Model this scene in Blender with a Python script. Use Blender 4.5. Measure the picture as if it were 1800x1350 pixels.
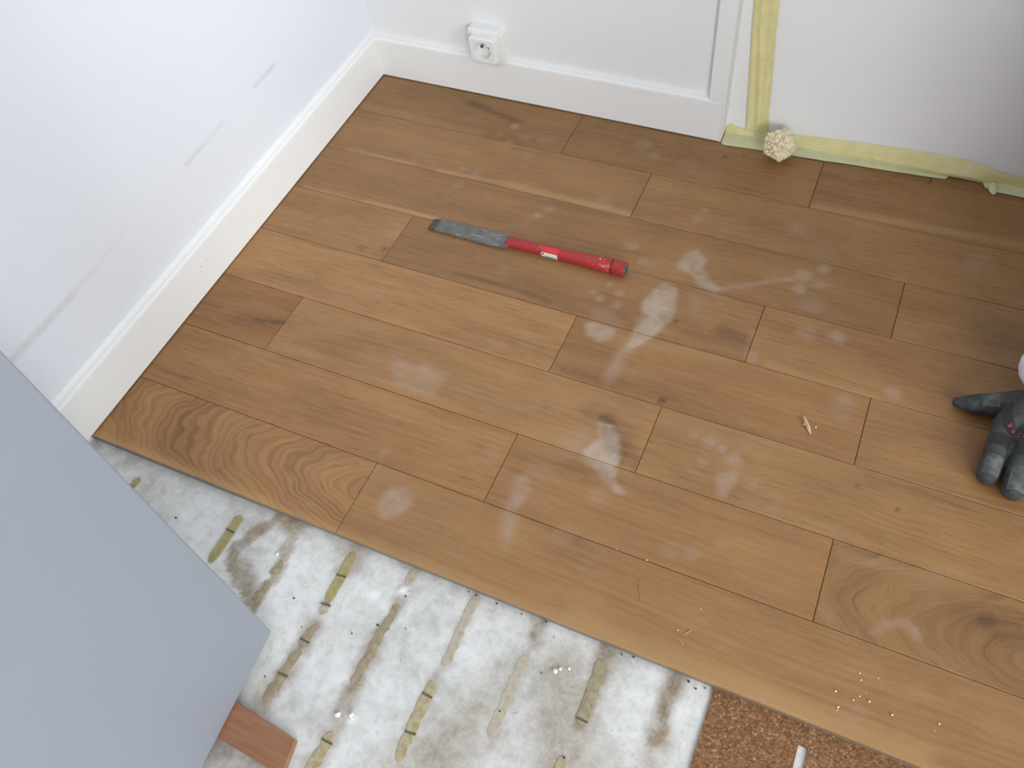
import bpy, bmesh, math, random
import numpy as np
from mathutils import Vector, Matrix, noise as mnoise
from mathutils.bvhtree import BVHTree

for o in list(bpy.data.objects):
    bpy.data.objects.remove(o, do_unlink=True)
scene = bpy.context.scene
COL = scene.collection
random.seed(4)

# ---------------------------------------------------------------- camera
cam_d = bpy.data.cameras.new('camera')
cam_d.sensor_fit = 'HORIZONTAL'
cam_d.sensor_width = 36.0
cam_d.lens = 36.0 * 1477.47 / 1800.0
cam_d.clip_start = 0.01
cam = bpy.data.objects.new('camera', cam_d)
COL.objects.link(cam)
yaw, pitch, roll = math.radians(-31.4876), math.radians(54.3322), math.radians(-9.0595)
fwd = Vector((math.sin(yaw) * math.cos(pitch), math.cos(yaw) * math.cos(pitch), -math.sin(pitch)))
rgt = Vector((math.cos(yaw), -math.sin(yaw), 0))
upv = rgt.cross(fwd)
r2 = math.cos(roll) * rgt + math.sin(roll) * upv
u2 = -math.sin(roll) * rgt + math.cos(roll) * upv
m = Matrix((r2, u2, -fwd)).transposed().to_4x4()
m.translation = Vector((0.81820, -1.07063, 0.87635))
cam.matrix_world = m
scene.camera = cam

# ---------------------------------------------------------------- world, daylight, exposure
world = bpy.data.worlds.new('sky')
scene.world = world
world.use_nodes = True
bg = world.node_tree.nodes['Background']
bg.inputs['Color'].default_value = (0.80, 0.90, 1.0, 1)
bg.inputs['Strength'].default_value = 0.6

def area(name, loc, aim, sx, sy, watts, color):
    d = bpy.data.lights.new(name, 'AREA')
    d.shape = 'RECTANGLE'
    d.size, d.size_y, d.energy, d.color = sx, sy, watts, color
    o = bpy.data.objects.new(name, d)
    COL.objects.link(o)
    o.location = loc
    o.rotation_euler = (Vector(aim) - Vector(loc)).to_track_quat('-Z', 'Z').to_euler()
    return o
# daylight entering the two window openings of the unseen side of the room
area('window_daylight', (4.02, -1.75, 1.60), (0.0, -0.9, 0.6), 1.4, 1.4, 97, (0.945, 0.985, 1.0))
area('window_daylight', (2.62, -3.52, 1.60), (0.6, 0.0, 0.3), 1.4, 1.4, 80, (0.955, 0.985, 1.0))

vs = scene.view_settings
vs.view_transform = 'Standard'
vs.look = 'None'
vs.exposure = 0.09
vs.gamma = 1.0
vs.use_curve_mapping = False

# ---------------------------------------------------------------- helpers
def link(o, parent=None):
    COL.objects.link(o)
    if parent is not None:
        o.parent = parent
    return o

def tag(o, label=None, cat=None, group=None, kind=None):
    if label: o['label'] = label
    if cat: o['category'] = cat
    if group: o['group'] = group
    if kind: o['kind'] = kind
    return o

def mesh_obj(name, verts, faces, mat, parent=None, smooth=False, attrs=None, loc=None):
    me = bpy.data.meshes.new(name)
    verts = np.asarray(verts, float)
    if loc is not None:
        verts = verts - np.asarray(loc)
    me.from_pydata(verts.tolist(), [], [tuple(int(i) for i in f) for f in faces])
    if attrs:
        for k, v in attrs.items():
            a = me.attributes.new(k, 'FLOAT', 'POINT')
            a.data.foreach_set('value', np.asarray(v, np.float32))
    if smooth:
        me.polygons.foreach_set('use_smooth', [True] * len(me.polygons))
    me.update()
    if mat: me.materials.append(mat)
    o = bpy.data.objects.new(name, me)
    if loc is not None: o.location = loc
    return link(o, parent)

def bm_obj(name, bm, mat, parent=None, smooth=False, loc=None):
    me = bpy.data.meshes.new(name)
    bm.normal_update()
    bm.to_mesh(me); bm.free()
    if smooth:
        me.polygons.foreach_set('use_smooth', [True] * len(me.polygons))
    if mat: me.materials.append(mat)
    o = bpy.data.objects.new(name, me)
    if loc is not None: o.location = loc
    return link(o, parent)

def empty(name, loc=(0, 0, 0), parent=None):
    o = bpy.data.objects.new(name, None)
    o.empty_display_size = 0.05
    o.location = loc
    return link(o, parent)

def box_bm(lo, hi, bevel=0.0, seg=2, only_z=False):
    bm = bmesh.new()
    bmesh.ops.create_cube(bm, size=1)
    lo, hi = Vector(lo), Vector(hi)
    for v in bm.verts:
        v.co = Vector([lo[i] + (v.co[i] + 0.5) * (hi[i] - lo[i]) for i in range(3)])
    if bevel > 0:
        es = list(bm.edges)
        bmesh.ops.bevel(bm, geom=es, offset=bevel, segments=seg, profile=0.6, affect='EDGES')
    return bm

def grid_faces(nu, nv):
    i = np.arange(nu - 1)[:, None] * nv + np.arange(nv - 1)[None, :]
    return np.stack([i, i + nv, i + nv + 1, i + 1], -1).reshape(-1, 4)

def sstep(a, b, x):
    t = np.clip((x - a) / (b - a), 0, 1)
    return t * t * (3 - 2 * t)

def seg_dist(x, y, a, b):
    ax, ay = a; bx, by = b
    dx, dy = bx - ax, by - ay
    L = dx * dx + dy * dy + 1e-12
    t = np.clip(((x - ax) * dx + (y - ay) * dy) / L, 0, 1)
    return np.hypot(x - ax - t * dx, y - ay - t * dy)

def poly_sd(x, y, pts):
    d = np.full_like(x, 1e9)
    ins = np.zeros(x.shape, bool)
    n = len(pts)
    for i in range(n):
        a, b = pts[i], pts[(i + 1) % n]
        d = np.minimum(d, seg_dist(x, y, a, b))
        c = ((a[1] > y) != (b[1] > y)) & (x < (b[0] - a[0]) * (y - a[1]) / (b[1] - a[1] + 1e-12) + a[0])
        ins ^= c
    return np.where(ins, -d, d)

def field(x, y, feats):
    """largest strength of the marks (blobs, lines, outlines) at floor points"""
    out = np.zeros_like(x)
    for kind, pts, w, amp in feats:
        if amp == 0: continue
        if kind == 'b':
            d = np.hypot(x - pts[0][0], y - pts[0][1])
            f = 1 - sstep(0.55 * w, 1.25 * w, d)
        elif kind in 'lL':
            d = np.full_like(x, 1e9)
            for a, b in zip(pts[:-1], pts[1:]):
                d = np.minimum(d, seg_dist(x, y, a, b))
            f = 1 - (sstep(0.15 * w, 1.2 * w, d) if kind == 'l' else sstep(0.72 * w, 1.05 * w, d))
        else:
            d = poly_sd(x, y, pts)
            f = 1 - sstep(-w, w, d)
        out = np.maximum(out, amp * f)
    return out

# ---------------------------------------------------------------- node materials
class NT:
    def __init__(s, name):
        s.mat = bpy.data.materials.new(name)
        s.mat.use_nodes = True
        s.t = s.mat.node_tree
        s.b = s.t.nodes['Principled BSDF']
    def n(s, typ, props=None, **ins):
        nd = s.t.nodes.new(typ)
        for k, v in (props or {}).items(): setattr(nd, k, v)
        for k, v in ins.items():
            key = int(k[1:]) if k[0] == 'i' and k[1:].isdigit() else k.replace('_', ' ')
            s.set(nd.inputs[key], v)
        return nd
    def set(s, inp, v):
        if isinstance(v, bpy.types.NodeSocket): s.t.links.new(v, inp)
        elif isinstance(v, (tuple, list)) and len(v) == 3 and inp.type == 'RGBA': inp.default_value = (*v, 1)
        else: inp.default_value = v
    def attr(s, name): return s.n('ShaderNodeAttribute', {'attribute_name': name}).outputs['Fac']
    def m(s, op, a, b=0.0, c=0.0, clamp=False):
        return s.n('ShaderNodeMath', {'operation': op, 'use_clamp': clamp}, i0=a, i1=b, i2=c).outputs[0]
    def vec(s, x, y, z): return s.n('ShaderNodeCombineXYZ', X=x, Y=y, Z=z).outputs[0]
    def noise(s, v, scale=1.0, detail=3.0, rough=0.5, dist=0.0, col=False):
        nd = s.n('ShaderNodeTexNoise', Vector=v, Scale=scale, Detail=detail, Roughness=rough, Distortion=dist)
        return nd.outputs['Color' if col else 'Fac']
    def ss(s, x, a, b, lo=0.0, hi=1.0):
        return s.n('ShaderNodeMapRange', {'interpolation_type': 'SMOOTHSTEP'}, i0=x, i1=a, i2=b, i3=lo, i4=hi).outputs[0]
    def mix(s, f, a, b, blend='MIX'):
        nd = s.n('ShaderNodeMix', {'data_type': 'RGBA', 'blend_type': blend, 'clamp_factor': True})
        s.set(nd.inputs[0], f); s.set(nd.inputs[6], a); s.set(nd.inputs[7], b)
        return nd.outputs[2]
    def ramp(s, f, stops):
        nd = s.n('ShaderNodeValToRGB', Fac=f)
        el = nd.color_ramp.elements
        while len(el) < len(stops): el.new(0.5)
        for e, (p, c) in zip(el, stops): e.position = p; e.color = (*c, 1)
        return nd.outputs[0]
    def obj(s): return s.n('ShaderNodeTexCoord').outputs['Object']
    def pos(s): return s.n('ShaderNodeNewGeometry').outputs['Position']
    def bump(s, h, strength=0.3, dist=0.001):
        s.set(s.b.inputs['Normal'], s.n('ShaderNodeBump', Strength=strength, Distance=dist, Height=h).outputs[0])
    def out(s, col=None, rough=None, **kw):
        if col is not None: s.set(s.b.inputs['Base Color'], col)
        if rough is not None: s.set(s.b.inputs['Roughness'], rough)
        for k, v in kw.items(): s.set(s.b.inputs[k.replace('_', ' ')], v)
        return s.mat

def mottled(name, c1, c2, scale=60, rough=0.5, detail=4, bump=0.0, **kw):
    t = NT(name)
    p = t.obj()
    f = t.noise(p, scale, detail, 0.6)
    col = t.mix(t.ss(f, 0.35, 0.65), c1, c2)
    if bump: t.bump(f, bump, 0.0008)
    return t.out(col, rough, **kw)

# oak planks
def make_wood():
    t = NT('oiled_oak')
    gu, gv, seed = t.attr('gu'), t.attr('gv'), t.attr('seed')
    dust, dark, pale, tone, ring, warm = (t.attr(k) for k in ('dust', 'dark', 'pale', 'tone', 'ring', 'warm'))
    M = t.m
    nA = t.noise(t.vec(M('MULTIPLY', gu, 6), M('MULTIPLY', gv, 150), M('MULTIPLY', seed, 13)), 1, 5, 0.62)
    nB = t.noise(t.vec(M('MULTIPLY', gu, 2.2), M('MULTIPLY', gv, 22), M('MULTIPLY', seed, 7)), 1, 3, 0.5, 0.4)
    nC = t.noise(t.vec(M('MULTIPLY', gu, 45), M('MULTIPLY', gv, 900), M('MULTIPLY', seed, 3)), 1, 2, 0.5)
    nD = t.noise(t.vec(M('MULTIPLY', gu, 9), M('MULTIPLY', gv, 20), M('MULTIPLY', seed, 5)), 1, 4, 0.55)
    rg = M('SINE', M('ADD', M('MULTIPLY', gv, 700), M('MULTIPLY', nD, 15)))
    rg = M('MULTIPLY', M('MULTIPLY', t.ss(rg, -0.6, 1.0), ring), -0.13)
    f = M('ADD', M('ADD', M('MULTIPLY', nA, 0.30), M('MULTIPLY', nB, 0.33)), M('ADD', M('MULTIPLY', nD, 0.37), rg))
    col = t.ramp(f, [(0.26, WOOD[0]), (0.5, WOOD[1]), (0.74, WOOD[2])])
    col = t.mix(warm, col, t.mix(1.0, col, (1.04, 0.88, 0.78), 'MULTIPLY'))
    nE = t.noise(t.vec(M('MULTIPLY', gu, 26), M('MULTIPLY', gv, 330), M('MULTIPLY', seed, 17)), 1, 3, 0.55)
    dash = M('MULTIPLY', t.ss(nE, 0.56, 0.72), t.ss(M('SINE', M('MULTIPLY', seed, 91)), -1.0, 1.0, 0.16, 0.46))
    col = t.mix(dash, col, (0.14, 0.068, 0.026))
    lite = M('MULTIPLY', t.ss(nE, 0.44, 0.28), 0.22)
    col = t.mix(lite, col, (0.46, 0.275, 0.125))
    pores = t.ss(nC, 0.60, 0.74)
    col = t.mix(M('MULTIPLY', pores, 0.28), col, (0.10, 0.05, 0.022))
    pf = M('MULTIPLY', pale, t.ss(nB, 0.2, 0.6, 0.55, 1.15))
    col = t.mix(pf, col, (0.47, 0.285, 0.125))
    tv = t.n('ShaderNodeCombineColor', Red=tone, Green=tone, Blue=tone).outputs[0]
    col = t.mix(1.0, col, tv, 'MULTIPLY')
    df = M('MULTIPLY', dark, t.ss(nA, 0.2, 0.75, 1.25, 0.65))
    col = t.mix(df, col, (0.055, 0.027, 0.014))
    P = t.pos()
    d1 = t.noise(P, 38, 4, 0.55, 0.3)
    d2 = t.noise(P, 420, 3, 0.6)
    d3 = t.noise(P, 14, 3, 0.55)
    brk = M('MULTIPLY', t.ss(d1, 0.25, 0.70, 0.40, 1.10), t.ss(d2, 0.25, 0.65, 0.90, 1.05))
    haze = M('MULTIPLY', t.ss(d3, 0.48, 0.72), M('MULTIPLY', t.ss(d1, 0.40, 0.75), 0.09))
    dd = M('ADD', M('MULTIPLY', M('MULTIPLY', dust, 0.88), brk), haze, clamp=True)
    specks = t.ss(t.noise(P, 700, 1, 0.4), 0.84, 0.88)
    dd = M('MAXIMUM', dd, M('MULTIPLY', specks, 0.5))
    col = t.mix(dd, col, (0.54, 0.48, 0.43))
    # sawn plywood backing shows on the open long edge, below the oak layer
    zz = t.n('ShaderNodeSeparateXYZ', Vector=P).outputs[2]
    ply = t.ss(zz, -0.0052, -0.0044, 1.0, 0.0)
    col = t.mix(ply, col, (0.20, 0.17, 0.135))
    t.bump(M('ADD', nC, M('MULTIPLY', nA, 0.6)), 0.10, 0.0006)
    rough = M('ADD', 0.43, M('MULTIPLY', dd, 0.35))
    return t.out(col, rough, Specular_IOR_Level=0.42)
WOOD = [(0.200, 0.100, 0.039), (0.325, 0.169, 0.066), (0.425, 0.238, 0.096)]
M_WOOD = make_wood()

def make_wall(name, base, scuffs=True):
    t = NT(name)
    P = t.obj()
    n = t.noise(P, 220, 3, 0.6)
    n2 = t.noise(P, 3, 2, 0.5)
    col = t.mix(t.ss(n2, 0.3, 0.7), base, tuple(c * 0.985 for c in base))
    if scuffs:
        s = t.m('MULTIPLY', t.attr('scuff'), t.ss(t.noise(P, 90, 3, 0.6), 0.25, 0.7, 0.55, 1.1))
        col = t.mix(s, col, (0.36, 0.36, 0.37))
    t.bump(n, 0.06, 0.0005)
    return t.out(col, 0.55, Specular_IOR_Level=0.3)
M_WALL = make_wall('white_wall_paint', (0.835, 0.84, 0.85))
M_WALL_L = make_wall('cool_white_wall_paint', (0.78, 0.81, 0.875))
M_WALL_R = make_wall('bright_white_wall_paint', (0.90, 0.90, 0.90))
M_WALL_G = make_wall('unseen_wall_grey', (0.36, 0.35, 0.34), False)  # invented grey-beige for the unseen walls, lowers bounced light
M_TRIM = make_wall('white_satin_paint', (0.86, 0.86, 0.85))
M_DOOR = mottled('grey_blue_door', (0.268, 0.290, 0.336), (0.273, 0.295, 0.342), 4, 0.5)  # one even grey-blue base colour, darker than the wall whites

def make_subfloor():
    t = NT('stained_white_screed')
    P = t.pos()
    M = t.m
    a = t.noise(P, 12, 4, 0.55)
    b = t.noise(P, 55, 5, 0.6, 0.15)
    c = t.noise(P, 240, 3, 0.6)
    col = t.ramp(M('ADD', M('MULTIPLY', a, 0.62), M('MULTIPLY', b, 0.38)),
                 [(0.36, (0.48, 0.47, 0.445)), (0.47, (0.63, 0.625, 0.61)), (0.60, (0.74, 0.74, 0.73))])
    d = t.noise(P, 120, 4, 0.6)
    col = t.mix(t.ss(d, 0.34, 0.50, 0.30, 0.0), col, (0.43, 0.40, 0.355))
    col = t.mix(t.ss(d, 0.55, 0.72, 0.0, 0.5), col, (0.78, 0.785, 0.775))
    st = t.attr('stain_shade')
    sf = M('MULTIPLY', st, t.ss(b, 0.28, 0.70, 1.35, 0.85), clamp=True)
    col = t.mix(sf, col, t.mix(t.ss(c, 0.35, 0.65), (0.25, 0.185, 0.12), (0.33, 0.26, 0.18)))
    gr = M('MULTIPLY', t.attr('grime_shade'), t.ss(b, 0.3, 0.7, 1.2, 0.5))
    col = t.mix(gr, col, (0.10, 0.085, 0.07))
    col = t.mix(M('MULTIPLY', t.ss(c, 0.66, 0.74), 0.35), col, (0.20, 0.18, 0.16))
    col = t.mix(t.attr('white'), col, (0.86, 0.86, 0.84))
    t.bump(M('ADD', b, M('MULTIPLY', c, 0.3)), 0.35, 0.001)
    return t.out(col, t.ss(b, 0.3, 0.7, 0.30, 0.5), Specular_IOR_Level=0.5)
M_SUB = make_subfloor()

def make_cork():
    t = NT('cork')
    P = t.pos()
    M = t.m
    w = t.n('ShaderNodeVectorMath', {'operation': 'MULTIPLY_ADD'}, i0=t.noise(P, 300, 2, 0.5, col=True), i1=(0.003, 0.003, 0.003), i2=P).outputs[0]
    v = t.n('ShaderNodeTexVoronoi', Vector=w, Scale=420.0)
    r = t.n('ShaderNodeSeparateColor', Color=v.outputs['Color']).outputs[0]
    col = t.ramp(r, [(0.0, (0.15, 0.068, 0.030)), (0.25, (0.235, 0.118, 0.055)), (0.8, (0.285, 0.150, 0.072)), (1.0, (0.40, 0.24, 0.13))])
    e = t.ss(v.outputs['Distance'], 0.40, 0.75)
    col = t.mix(M('MULTIPLY', e, 0.55), col, (0.12, 0.052, 0.02))
    t.bump(M('SUBTRACT', 1, v.outputs['Distance']), 0.5, 0.0012)
    return t.out(col, 0.8, Specular_IOR_Level=0.2)
M_CORK = make_cork()

def make_glue(name, c1, c2):
    t = NT(name)
    P = t.obj()
    f = t.noise(P, 130, 4, 0.6)
    col = t.mix(t.ss(f, 0.35, 0.68), c1, c2)
    t.bump(f, 0.4, 0.001)
    return t.out(col, 0.5)
M_GLUE = make_glue('yellow_glue', (0.40, 0.345, 0.15), (0.31, 0.255, 0.11))
M_GLUE_T = make_glue('tan_glue', (0.47, 0.40, 0.25), (0.34, 0.27, 0.15))
M_GLUE_D = make_glue('brown_glue', (0.27, 0.215, 0.135), (0.39, 0.33, 0.225))
M_GLUE_P = make_glue('pale_glue', (0.50, 0.44, 0.35), (0.40, 0.34, 0.26))
M_NOTCH = mottled('notch_grey', (0.13, 0.115, 0.075), (0.09, 0.08, 0.05), 200, 0.7)
M_TAPE = None
def make_tape():
    t = NT('masking_tape')
    P = t.obj()
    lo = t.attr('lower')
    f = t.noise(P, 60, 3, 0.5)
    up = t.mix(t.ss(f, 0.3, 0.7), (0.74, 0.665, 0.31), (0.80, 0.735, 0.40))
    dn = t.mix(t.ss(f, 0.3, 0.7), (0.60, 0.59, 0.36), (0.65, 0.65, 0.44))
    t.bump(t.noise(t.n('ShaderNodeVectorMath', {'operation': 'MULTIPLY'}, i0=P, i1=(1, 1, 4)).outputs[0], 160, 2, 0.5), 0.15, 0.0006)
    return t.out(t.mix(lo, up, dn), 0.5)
M_TAPE = make_tape()
M_BALL = mottled('crumpled_tape', (0.78, 0.69, 0.44), (0.83, 0.73, 0.52), 50, 0.6)
M_PLASTIC = mottled('white_plastic', (0.80, 0.80, 0.78), (0.82, 0.82, 0.80), 5, 0.35)
M_HOLE = mottled('socket_hole_dark', (0.02, 0.02, 0.02), (0.03, 0.03, 0.03), 50, 0.6)
M_PIN = mottled('nickel_pin', (0.35, 0.35, 0.33), (0.45, 0.45, 0.43), 50, 0.3, Metallic=1.0)

# marks on the planks, in floor metres: dust and scuffs, knots and dark streaks, pale sapwood
DUST=[('p',[(0.6238,-0.2626),(0.6273,-0.2437),(0.6419,-0.2297),(0.6579,-0.2464),(0.6591,-0.2657),(0.6726,-0.2802),(0.6936,-0.2897),(0.6876,-0.3002),(0.665,-0.2956),(0.6468,-0.2764),(0.6261,-0.275)],0.004,0.5),
('l',[(0.6936,-0.2897),(0.7346,-0.2648),(0.7761,-0.2419)],0.006,0.22),
('b',[(0.7883,-0.2313)],0.0126,0.3),
('b',[(0.8113,-0.2105)],0.0089,0.3),
('b',[(0.7887,-0.2583)],0.0103,0.28),
('b',[(0.8106,-0.2402)],0.0088,0.25),
('b',[(0.8103,-0.2771)],0.0188,0.13),
('p',[(0.6064,-0.3246),(0.6182,-0.3036),(0.6372,-0.3096),(0.6474,-0.3513),(0.6453,-0.3681),(0.6347,-0.3995),(0.6125,-0.4306),(0.6048,-0.4258),(0.6055,-0.4022),(0.6104,-0.3726),(0.6002,-0.3518)],0.004,0.55),
('l',[(0.6087,-0.4282),(0.6051,-0.4598),(0.6018,-0.4831)],0.012,0.25),
('p',[(0.5404,-0.4098),(0.5528,-0.4013),(0.5854,-0.4055),(0.5823,-0.4223),(0.5708,-0.4324),(0.55,-0.4262)],0.003,0.42),
('p',[(0.5377,-0.3864),(0.5613,-0.3739),(0.5882,-0.3966),(0.5522,-0.3995)],0.008,0.2),
('b',[(0.544,-0.3614)],0.007,0.3),
('b',[(0.5327,-0.3528)],0.0054,0.25),
('b',[(0.5661,-0.3439)],0.0062,0.3),
('b',[(0.5479,-0.3334)],0.0047,0.25),
('b',[(0.5699,-0.3647)],0.0076,0.25),
('p',[(0.652,-0.3128),(0.6756,-0.3106),(0.6871,-0.329),(0.6682,-0.3358)],0.01,0.18),
('p',[(0.7498,-0.35),(0.7537,-0.3486),(0.7529,-0.3775),(0.7486,-0.3772)],0.004,0.25),
('p',[(0.6136,-0.5459),(0.6284,-0.5472),(0.6448,-0.5611),(0.6533,-0.5809),(0.657,-0.5987),(0.6467,-0.6043),(0.6152,-0.602),(0.6095,-0.5944),(0.6212,-0.5734),(0.6133,-0.5563)],0.003,0.6),
('p',[(0.6184,-0.603),(0.6568,-0.602),(0.6605,-0.6194),(0.6776,-0.6297),(0.6711,-0.6338),(0.653,-0.6286),(0.6385,-0.6154),(0.6209,-0.6094)],0.003,0.45),
('p',[(0.5728,-0.5885),(0.6109,-0.5538),(0.628,-0.584),(0.6128,-0.6029),(0.5738,-0.6048)],0.012,0.16),
('p',[(0.5475,-0.657),(0.5621,-0.6481),(0.5715,-0.6665),(0.5711,-0.6912),(0.5592,-0.6959)],0.006,0.32),
('p',[(0.5501,-0.6938),(0.5642,-0.6763),(0.5758,-0.7187),(0.5767,-0.7446),(0.5605,-0.7247)],0.008,0.25),
('p',[(0.7659,-0.5692),(0.7853,-0.5555),(0.7907,-0.5658),(0.7838,-0.5958),(0.7754,-0.5931)],0.004,0.3),
('b',[(0.7267,-0.5266)],0.006,0.2),
('b',[(0.7462,-0.529)],0.0093,0.18),
('b',[(0.779,-0.5422)],0.0104,0.18),
('b',[(0.7631,-0.5323)],0.0066,0.2),
('b',[(0.7468,-0.5577)],0.0079,0.16),
('p',[(0.8701,-0.4151),(0.8812,-0.4058),(0.8912,-0.4175),(0.8782,-0.4292)],0.006,0.22),
('b',[(0.8534,-0.3221)],0.0112,0.2),
('b',[(0.8132,-0.3271)],0.0127,0.15),
('b',[(0.7587,-0.3885)],0.0099,0.2),
('p',[(0.4092,-0.7352),(0.416,-0.7219),(0.4329,-0.7169),(0.446,-0.7224),(0.4493,-0.7373),(0.4407,-0.7526),(0.4254,-0.7641),(0.4123,-0.7518)],0.006,0.38),
('p',[(0.3167,-0.5418),(0.3594,-0.5483),(0.4051,-0.5463),(0.4039,-0.5852),(0.3739,-0.5917),(0.3413,-0.5894)],0.006,0.2),
('b',[(0.3731,-0.563)],0.0212,0.25),
('b',[(0.3833,-0.6846)],0.0057,0.25),
('b',[(0.3869,-0.7055)],0.005,0.2),
('l',[(0.9668,-0.6878),(0.9731,-0.6763),(0.9856,-0.6679),(0.9997,-0.6698),(1.0045,-0.6761)],0.007,0.2),
('b',[(0.9155,-0.6868)],0.008,0.12),
('b',[(0.7693,-0.6751)],0.0098,0.14),
('b',[(0.798,-0.6491)],0.0086,0.16),
('b',[(0.7472,-0.6766)],0.0112,0.1),
('b',[(0.2679,-0.0843)],0.0056,0.25),
('b',[(0.2826,-0.0601)],0.0085,0.25),
('b',[(0.3109,-0.0783)],0.0074,0.22),
('b',[(0.2901,-0.0996)],0.0065,0.2),
('b',[(0.3446,-0.0751)],0.0129,0.15),
('b',[(0.2475,-0.1809)],0.0064,0.25),
('b',[(0.2709,-0.1817)],0.0082,0.25),
('b',[(0.2553,-0.2171)],0.009,0.2),
('b',[(0.3996,-0.2391)],0.0068,0.22),
('b',[(0.411,-0.2225)],0.0077,0.18),
('b',[(0.332,-0.1153)],0.0109,0.15),
('b',[(0.9966,-0.1347)],0.02,0.13),
('b',[(0.6227,-0.1729)],0.0097,0.2),
('b',[(0.6291,-0.1522)],0.0065,0.2),
('b',[(0.551,-0.2517)],0.0113,0.18),
('b',[(0.577,-0.2779)],0.0079,0.15),
('b',[(0.9308,-0.3839)],0.0106,0.2),
('p',[(-0.1719,-0.1906),(-0.1557,-0.1967),(-0.1542,-0.2058)],0.004,0.0),
('b',[(0.4818,-0.1822)],0.0169,0.12),
('b',[(0.4957,-0.0418)],0.0159,0.14),
('b',[(0.5211,-0.062)],0.0104,0.14),
('b',[(0.5764,-0.0649)],0.0171,0.1),
('b',[(0.7587,-0.1452)],0.014,0.12),
('b',[(0.8799,-0.4295)],0.0165,0.12),
('b',[(0.5742,-0.6398)],0.0149,0.1),
('b',[(0.5068,-0.6406)],0.0139,0.08),
('b',[(0.6477,-0.6437)],0.0131,0.1),
('b',[(0.6297,-0.7048)],0.0141,0.1),
('b',[(0.8062,-0.566)],0.0102,0.12),
('b',[(0.8502,-0.3196)],0.0112,0.15)]
DARK=[('l',[(0.1871,-0.0239),(0.2767,-0.0467)],0.01,0.45),
('l',[(0.2496,-0.0442),(0.2875,-0.0479)],0.005,0.55),
('l',[(0.1009,-0.5617),(0.1224,-0.5572)],0.0035,0.8),
('l',[(0.1287,-0.555),(0.1458,-0.5488)],0.0045,0.8),
('l',[(0.0793,-0.5661),(0.1493,-0.5541)],0.014,0.3),
('l',[(0.3337,-0.3855),(0.422,-0.3831)],0.006,0.35),
('l',[(0.4131,-0.3828),(0.4809,-0.3899)],0.0055,0.4),
('l',[(0.3609,-0.3853),(0.3876,-0.385)],0.003,0.4),
('b',[(0.6761,-0.4908)],0.0065,0.75),
('l',[(0.6133,-0.5433),(0.6284,-0.5438)],0.006,0.95),
('l',[(0.6218,-0.5401),(0.6552,-0.5836)],0.018,0.55),
('l',[(0.6005,-0.5391),(0.6495,-0.5516)],0.022,0.3),
('l',[(0.6491,-0.5604),(0.6779,-0.5915)],0.012,0.35),
('b',[(1.0651,-0.6335)],0.011,0.6),
('l',[(1.0409,-0.6337),(1.0943,-0.6342)],0.022,0.25),
('l',[(1.068,-0.6355),(1.088,-0.6492)],0.01,0.25),
('b',[(0.9622,-0.5406)],0.004,0.8),
('b',[(0.9175,-0.5274)],0.003,0.7),
('b',[(0.6524,-0.3667)],0.003,0.8),
('l',[(0.7137,-0.359),(0.7525,-0.3649)],0.016,0.4),
('l',[(0.6739,-0.3784),(0.7416,-0.3787)],0.01,0.2),
('b',[(0.1777,-0.387)],0.009,0.25),
('b',[(0.2119,-0.3765)],0.006,0.4),
('b',[(0.0826,-0.352)],0.005,0.2),
('b',[(0.6236,-0.0291)],0.004,0.6),
('b',[(0.6512,-0.0175)],0.003,0.6),
('b',[(0.9239,-0.6377)],0.004,0.0),
('l',[(0.3058,-0.1122),(0.358,-0.1071)],0.004,0.3),
('b',[(0.3035,-0.1115)],0.003,0.5),
('l',[(1.0597,-0.6098),(1.0751,-0.6022)],0.006,0.3),
('l',[(0.0119,-0.6761),(0.0751,-0.6813)],0.004,0.3),
('b',[(0.2238,-0.6988)],0.002,0.5),
('b',[(0.1643,-0.7632)],0.0018,0.6),
('b',[(0.3598,-0.7091)],0.0025,0.6),
('l',[(0.1804,-0.5728),(0.4302,-0.5801)],0.006,0.12),
('l',[(0.5428,-0.4906),(0.6864,-0.4888)],0.008,0.2),
('l',[(0.8414,-0.0057),(0.9082,-0.0282)],0.006,0.2),
('l',[(0.7727,-0.028),(0.8448,-0.0239)],0.012,0.15)]
PALE=[('l',[(0.0444,-0.1965),(0.1634,-0.1950)],0.007,0.6),
('l',[(0.21,-0.1962),(0.3343,-0.1900)],0.006,0.7),
('l',[(0.3174,-0.1915),(0.5286,-0.1945)],0.009,0.8),
('l',[(0.0200,-0.2985),(0.1315,-0.2970)],0.004,0.9),
('l',[(0.1315,-0.2970),(0.2600,-0.2950)],0.0055,1.0),
('l',[(0.0089,-0.0864),(0.2319,-0.0956)],0.012,0.35),
('l',[(0.7749,-0.0936),(1.0473,-0.084)],0.01,0.6),
('l',[(0.0156,-0.8),(0.1663,-0.802)],0.012,0.35),
('l',[(0.4253,-0.7936),(0.6736,-0.7968)],0.012,0.35),
('l',[(0.6724,-0.794),(1.0271,-0.793)],0.016,0.45),
('l',[(0.5711,-0.4207),(0.7403,-0.4006)],0.012,0.3),
('l',[(0.7817,-0.393),(0.9138,-0.3991)],0.008,0.3),
('l',[(0.4966,-0.6185),(0.6681,-0.6035)],0.01,0.25),
('l',[(0.6813,-0.5176),(0.9091,-0.5102)],0.02,0.2),
('l',[(0.9181,-0.6156),(1.0425,-0.6035)],0.008,0.3),
('l',[(0.6035,-0.378),(0.6546,-0.3904)],0.006,0.3)]

# ================================================================ the setting
LEAN = 0.0117            # the left wall runs a little out of square
def lx(y): return -LEAN * y
SUB_Z = -0.014
PLANK_B = -0.0115

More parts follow.
